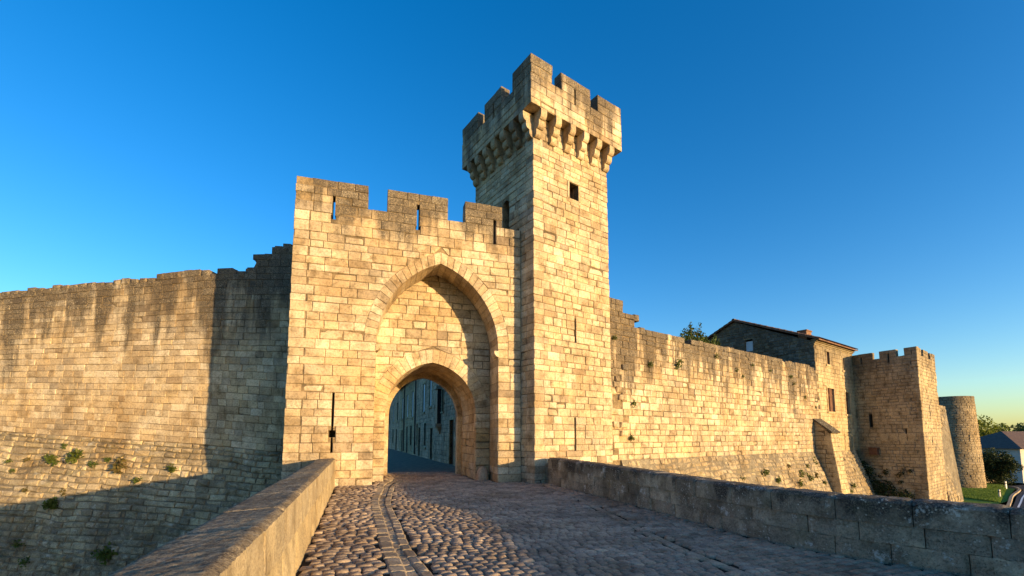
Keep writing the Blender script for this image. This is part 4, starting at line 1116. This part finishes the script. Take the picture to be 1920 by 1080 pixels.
for s, z in ((9.2, 6.35), (11.3, 5.75), (12.0, 5.4), (15.6, 6.1), (18.5, 5.9), (18.9, 5.45), (20.6, 4.6), (13.3, 6.2), (22.3, 3.9)):
    weed(FRW.map(s, z, -.04), rg.uniform(.12, .2), 'little weed tuft dotted along the upper right wall', m_weed, 'weeds on the upper right wall', 50)
for s, z in ((10.5, -.6), (13.2, -.4), (14.5, -.9), (16.6, -.1), (18, -.7), (19.3, -.2), (20.2, -.9), (20.9, -1.4), (17.2, -1.3), (24.6, -1.0), (24.9, -2.2), (25.6, -1.9), (19.0, -.9), (21.0, .1)):
    q = .72-z; weed(FRW.map(s, z, -.05-q*.34), rg.uniform(.18, .34), 'olive weed clump growing on the right wall batter', m_weed if rg.random() < .6 else m_dry, 'weeds on the right batter', 70)
# ivy thicket at the foot of the far tower
bl = [((0, 0, 0), (.8, .8, 1.3)), ((.6, -1.0, -.9), (.9, .9, .7)), ((1.2, -2.0, -1.3), (.8, .9, .5)), ((-.4, .4, .9), (.45, .45, 1.0))]
V, Fc = leaves(FF_.map(.9, -1.4, -.5), bl, 1800, .2, rg); o = piece('ivy_thicket', V, Fc, m_darkl); tag(o, 'dark ivy thicket in the corner below the far square tower', 'ivy')
for i in range(7): weed(FF_.map(rg.uniform(1.4, 4.2), rg.uniform(-3.2, -.8), -.05), rg.uniform(.2, .34), 'dark weed clump low on the face of the far square tower', m_darkl, 'weeds on the far tower', 60)
# bush rising behind the right wall
bu = thing('bush', 'leafy green bush rising behind the top of the right wall', 'bush', FRW.map(7.2, 6.4, 1.8))
bp = FRW.map(9.2, 7.5, 1.2); bl = []
sv = []
for k in range(11):
    f = k/10; hgt = (.8, 1.25, 1.5, 1.2, 1.45, 1.1, .95, .8, .7, .95, .8)[k]
    o_ = dv(TD)*(-1.2+3.4*f)
    sv.append(stem([bp+o_*.6-UP*.9, bp+o_*.9+UP*hgt*.2, bp+o_+UP*(hgt-.5)], .03, .008))
    for j in range(5): bl.append((tuple(o_+Vector((rg.uniform(-.2, .2), rg.uniform(-.2, .2), hgt*(j+.6)/5-.5))), (.26*(1.25-j/5), .26*(1.25-j/5), .3)))
piece('crown', *leaves(bp, bl, 4200, .15, rg), m_bush, bu); piece('stems', *join(sv), m_bark, bu)

def tree(name, label, base, h, rx, rz, n, size, mat, trunk_h, seed, lobes=14):
    rg = random.Random(seed); th = thing(name, label, 'tree', base); B = Vector(base)
    cz = h-rz; bl = [((0, 0, cz), (rx*.6, rx*.6, rz*.6))]+([((0, 0, rz*.45), (rx*.85, rx*.85, rz*.5))] if trunk_h < .4 else [])
    tr = [stem([B-UP*.2, B+UP*trunk_h*.6, B+UP*cz], rx*.09, rx*.04, 8)]
    for i in range(lobes):
        a = rg.uniform(0, 2*pi); e = rg.uniform(-.8, 1.); q = sqrt(max(0, 1-e*e*.8))*rx*rg.uniform(.5, .8)
        c = Vector((cos(a)*q, sin(a)*q, cz+e*rz*.7)); r = rg.uniform(.28, .45)*rx
        bl.append((tuple(c), (r, r, r*.8*rz/rx if rz > rx else r*.8)))
        tr.append(stem([B+UP*trunk_h*.7, B+(UP*trunk_h+c)*.5, B+c], rx*.04, rx*.01))
    piece('crown', *leaves(base, bl, n, size, rg), mat, th); piece('trunk', *join(tr), m_bark, th); return th
def gp(x, y, z):                                             # ground point seen at a pixel of the photograph, used only for distant layout
    u = (x-PPX)/F_PX; v = (PPY-y)/F_PX; r = Vector((u, cos(PIT)-sin(PIT)*v, sin(PIT)+cos(PIT)*v)); t = (z-EYE)/r.z
    return Vector((0, 0, EYE))+r*t
# ------------------------------------------------------------------ far right: lawn, road, cottage, trees
LZ = -3.92
lawn = sheet('lawn', [(37, 36), (43.9, 40.4), (48.1, 44.1), (55.1, 49.8), (56.6, 53.5), (54.5, 56), (44, 52), (36, 44)], LZ+.06, m_lawn, 'mown green lawn between the far towers and the road', 'lawn')
V = []; Fc = []; rg3 = random.Random(9)
while len(Fc) < 26000:
    x, y = rg3.uniform(42, 57.3), rg3.uniform(38, 56)
    if y < 40.9+(x-43.9)*.87 or y > 52+(x-44)*.36 or (x > 55 and y < 50.2): continue
    a = rg3.uniform(0, pi); w = .03; h = rg3.uniform(.10, .20); i = len(V); lx, ly = rg3.uniform(-.06, .06), rg3.uniform(-.06, .06)
    V += [(x-cos(a)*w, y-sin(a)*w, LZ+.05), (x+cos(a)*w, y+sin(a)*w, LZ+.05), (x+lx, y+ly, LZ+.06+h)]; Fc.append((i, i+1, i+2))
tag(link('grass', mesh('grass', V, Fc, m_grass)), 'short grass blades covering the lawn by the far towers', 'grass', None, 'stuff')
kc = Curve(smooth_curve([(40.4, 37.2), (44.0, 40.3), (48.3, 44.0), (55.3, 49.6), (57.3, 53.0), (56, 57)], 5), True)
V = []; Fc = []
for i in range(41):
    s = kc.len*i/40
    for z, d in ((LZ-.1, .12), (LZ+.14, .1), (LZ+.14, -.1), (LZ-.1, -.12)): V.append(kc.map(s, z, d))
for i in range(40):
    for k in range(3): Fc.append((i*4+k, (i+1)*4+k, (i+1)*4+k+1, i*4+k+1))
m = mesh('kerb', V, Fc, m_kerb); fixn(m); tag(link('kerb', m), 'pale stone kerb curving round the lawn', 'kerb', None, 'structure')
sheet('asphalt_road', [(38, 30), (40.5, 37.0), (44.2, 40.1), (48.5, 43.8), (55.5, 49.4), (57.6, 53), (70, 58), (90, 60), (90, 20), (60, 15)], LZ+.02, m_asph, 'grey asphalt road curving past the lawn', 'road')
kl = Curve(smooth_curve([(41.0, 37.0), (44.6, 40.0), (48.9, 43.6), (55.7, 49.0)], 5), True)
V = []; Fc = []
for i in range(31):
    for d in (-.06, .06): V.append(kl.map(kl.len*i/30, LZ+.026, d))
for i in range(30): Fc.append((i*2, i*2+1, i*2+3, i*2+2))
m = mesh('road_marking', V, Fc, m_white); fixn(m)
if m.polygons[0].normal.z < 0: m.flip_normals()
tag(link('road_marking', m), 'white painted edge line on the asphalt road', 'marking', None, 'structure')
cot = thing('cottage', 'pale rendered cottage with dark hipped roof at the right edge', 'cottage', (66, 58, LZ))
CF = Plane((63.6, 56.5, LZ), 78, 168)
piece('wall', *fbox(CF, 0, 12, 0, 4.3, 0, 8), m_render, cot)
V = [CF.map(-.5, 4.25, -.5), CF.map(12.5, 4.25, -.5), CF.map(12.5, 4.25, 8.5), CF.map(-.5, 4.25, 8.5), CF.map(4, 6.5, 4), CF.map(9, 6.5, 4)]
o = piece('roof', V, [(0, 1, 5, 4), (1, 2, 5), (2, 3, 4, 5), (3, 0, 4), (3, 2, 1, 0)], m_dtile, cot); fixn(o.data)
piece('window', *join([fbox(CF, 2, 3, 1.2, 2.6, -.05, .1), fbox(CF, 1.9, 3.1, 1.05, 1.19, -.1, .1)]), m_glass, cot)
gw = thing('garden_wall', 'low warm stone garden wall behind the lawn', 'wall', (56, 56, LZ))
FGW = Plane((53.0, 57.5, LZ), 95, 185); ms = Masonry(gw); rg2 = random.Random(3)
lay(ms, FGW, courses([0, 1.6], .3, rg2), lambda a, b: [(0, 0, 8, 8)], (.35, .7), m_house, depth=.4, rng=rg2, back=True); ms.done()
piece('core', *fbox(FGW, .03, 7.97, 0, 1.56, .03, .36), m_mortd, gw)
ob = thing('outbuilding', 'small shed roof behind the garden wall', 'shed', (58, 66, LZ))
FO = Plane((57.5, 66, LZ), 92, 182); piece('wall', *fbox(FO, 0, 9, 0, 2.9, 0, 4), m_render, ob)
V = [FO.map(-.3, 2.8, -.4), FO.map(9.3, 2.8, -.4), FO.map(9.3, 3.9, 4.3), FO.map(-.3, 3.9, 4.3)]
o = piece('roof', join([(V, [(0, 1, 2, 3)]), ([v-UP*.12 for v in V], [(3, 2, 1, 0)])])[0], [(0, 1, 2, 3), (7, 6, 5, 4), (0, 4, 5, 1), (1, 5, 6, 2), (2, 6, 7, 3), (3, 7, 4, 0)], m_dtile, ob); fixn(o.data)
tree('dark_tree', 'dense dark evergreen tree in front of the cottage', (58.0, 54.2, LZ), 4.5, 1.9, 2.2, 9000, .24, m_darkl, .3, 201, 34)
tree('sunlit_tree', 'tall sunlit olive green tree behind the dark evergreen', (78, 76, LZ), 8.9, 5.4, 4.0, 9000, .42, m_olive, 2.2, 202, 22)
tree('sunlit_tree', 'smaller yellow green tree between the evergreen and the tall tree', (64.5, 63.5, LZ), 5.6, 1.9, 2.2, 2600, .3, m_olive, 1.2, 203)
tree('hillside_tree', 'distant dull green tree at the far right horizon', (104, 92, LZ), 8.5, 5.5, 3.6, 4000, .55, m_bush, 2, 204, 16)
tree('hillside_tree', 'distant tree behind the round tower edge', (79, 82, LZ), 6.6, 2.6, 2.8, 2500, .45, m_bush, 2, 205)
def post(x, y, h, label, mat, cap):
    t = thing('marker_post', label, 'post', (x, y, LZ+.05))
    p_ = piece('post', *fbox(Plane((x, y, LZ+.05), 80, 170), -.07, .07, 0, h, -.05, .05), mat, t)
    if cap: sub(piece('reflector', *fbox(Plane((x, y, LZ+.05), 80, 170), -.072, .072, h*.7, h*.82, -.056, .056), m_iron, t), p_)
post(54.3, 50.0, .8, 'white marker post at the far corner of the lawn', m_white, True)
post(45.6, 42.6, .75, 'pale marker post at the near edge of the lawn', m_render, True)
post(54.9, 52.9, 1.5, 'dark post beside the round tower', m_iron, False)
for o in bpy.data.objects:
    if '_o' in o: del o['_o']
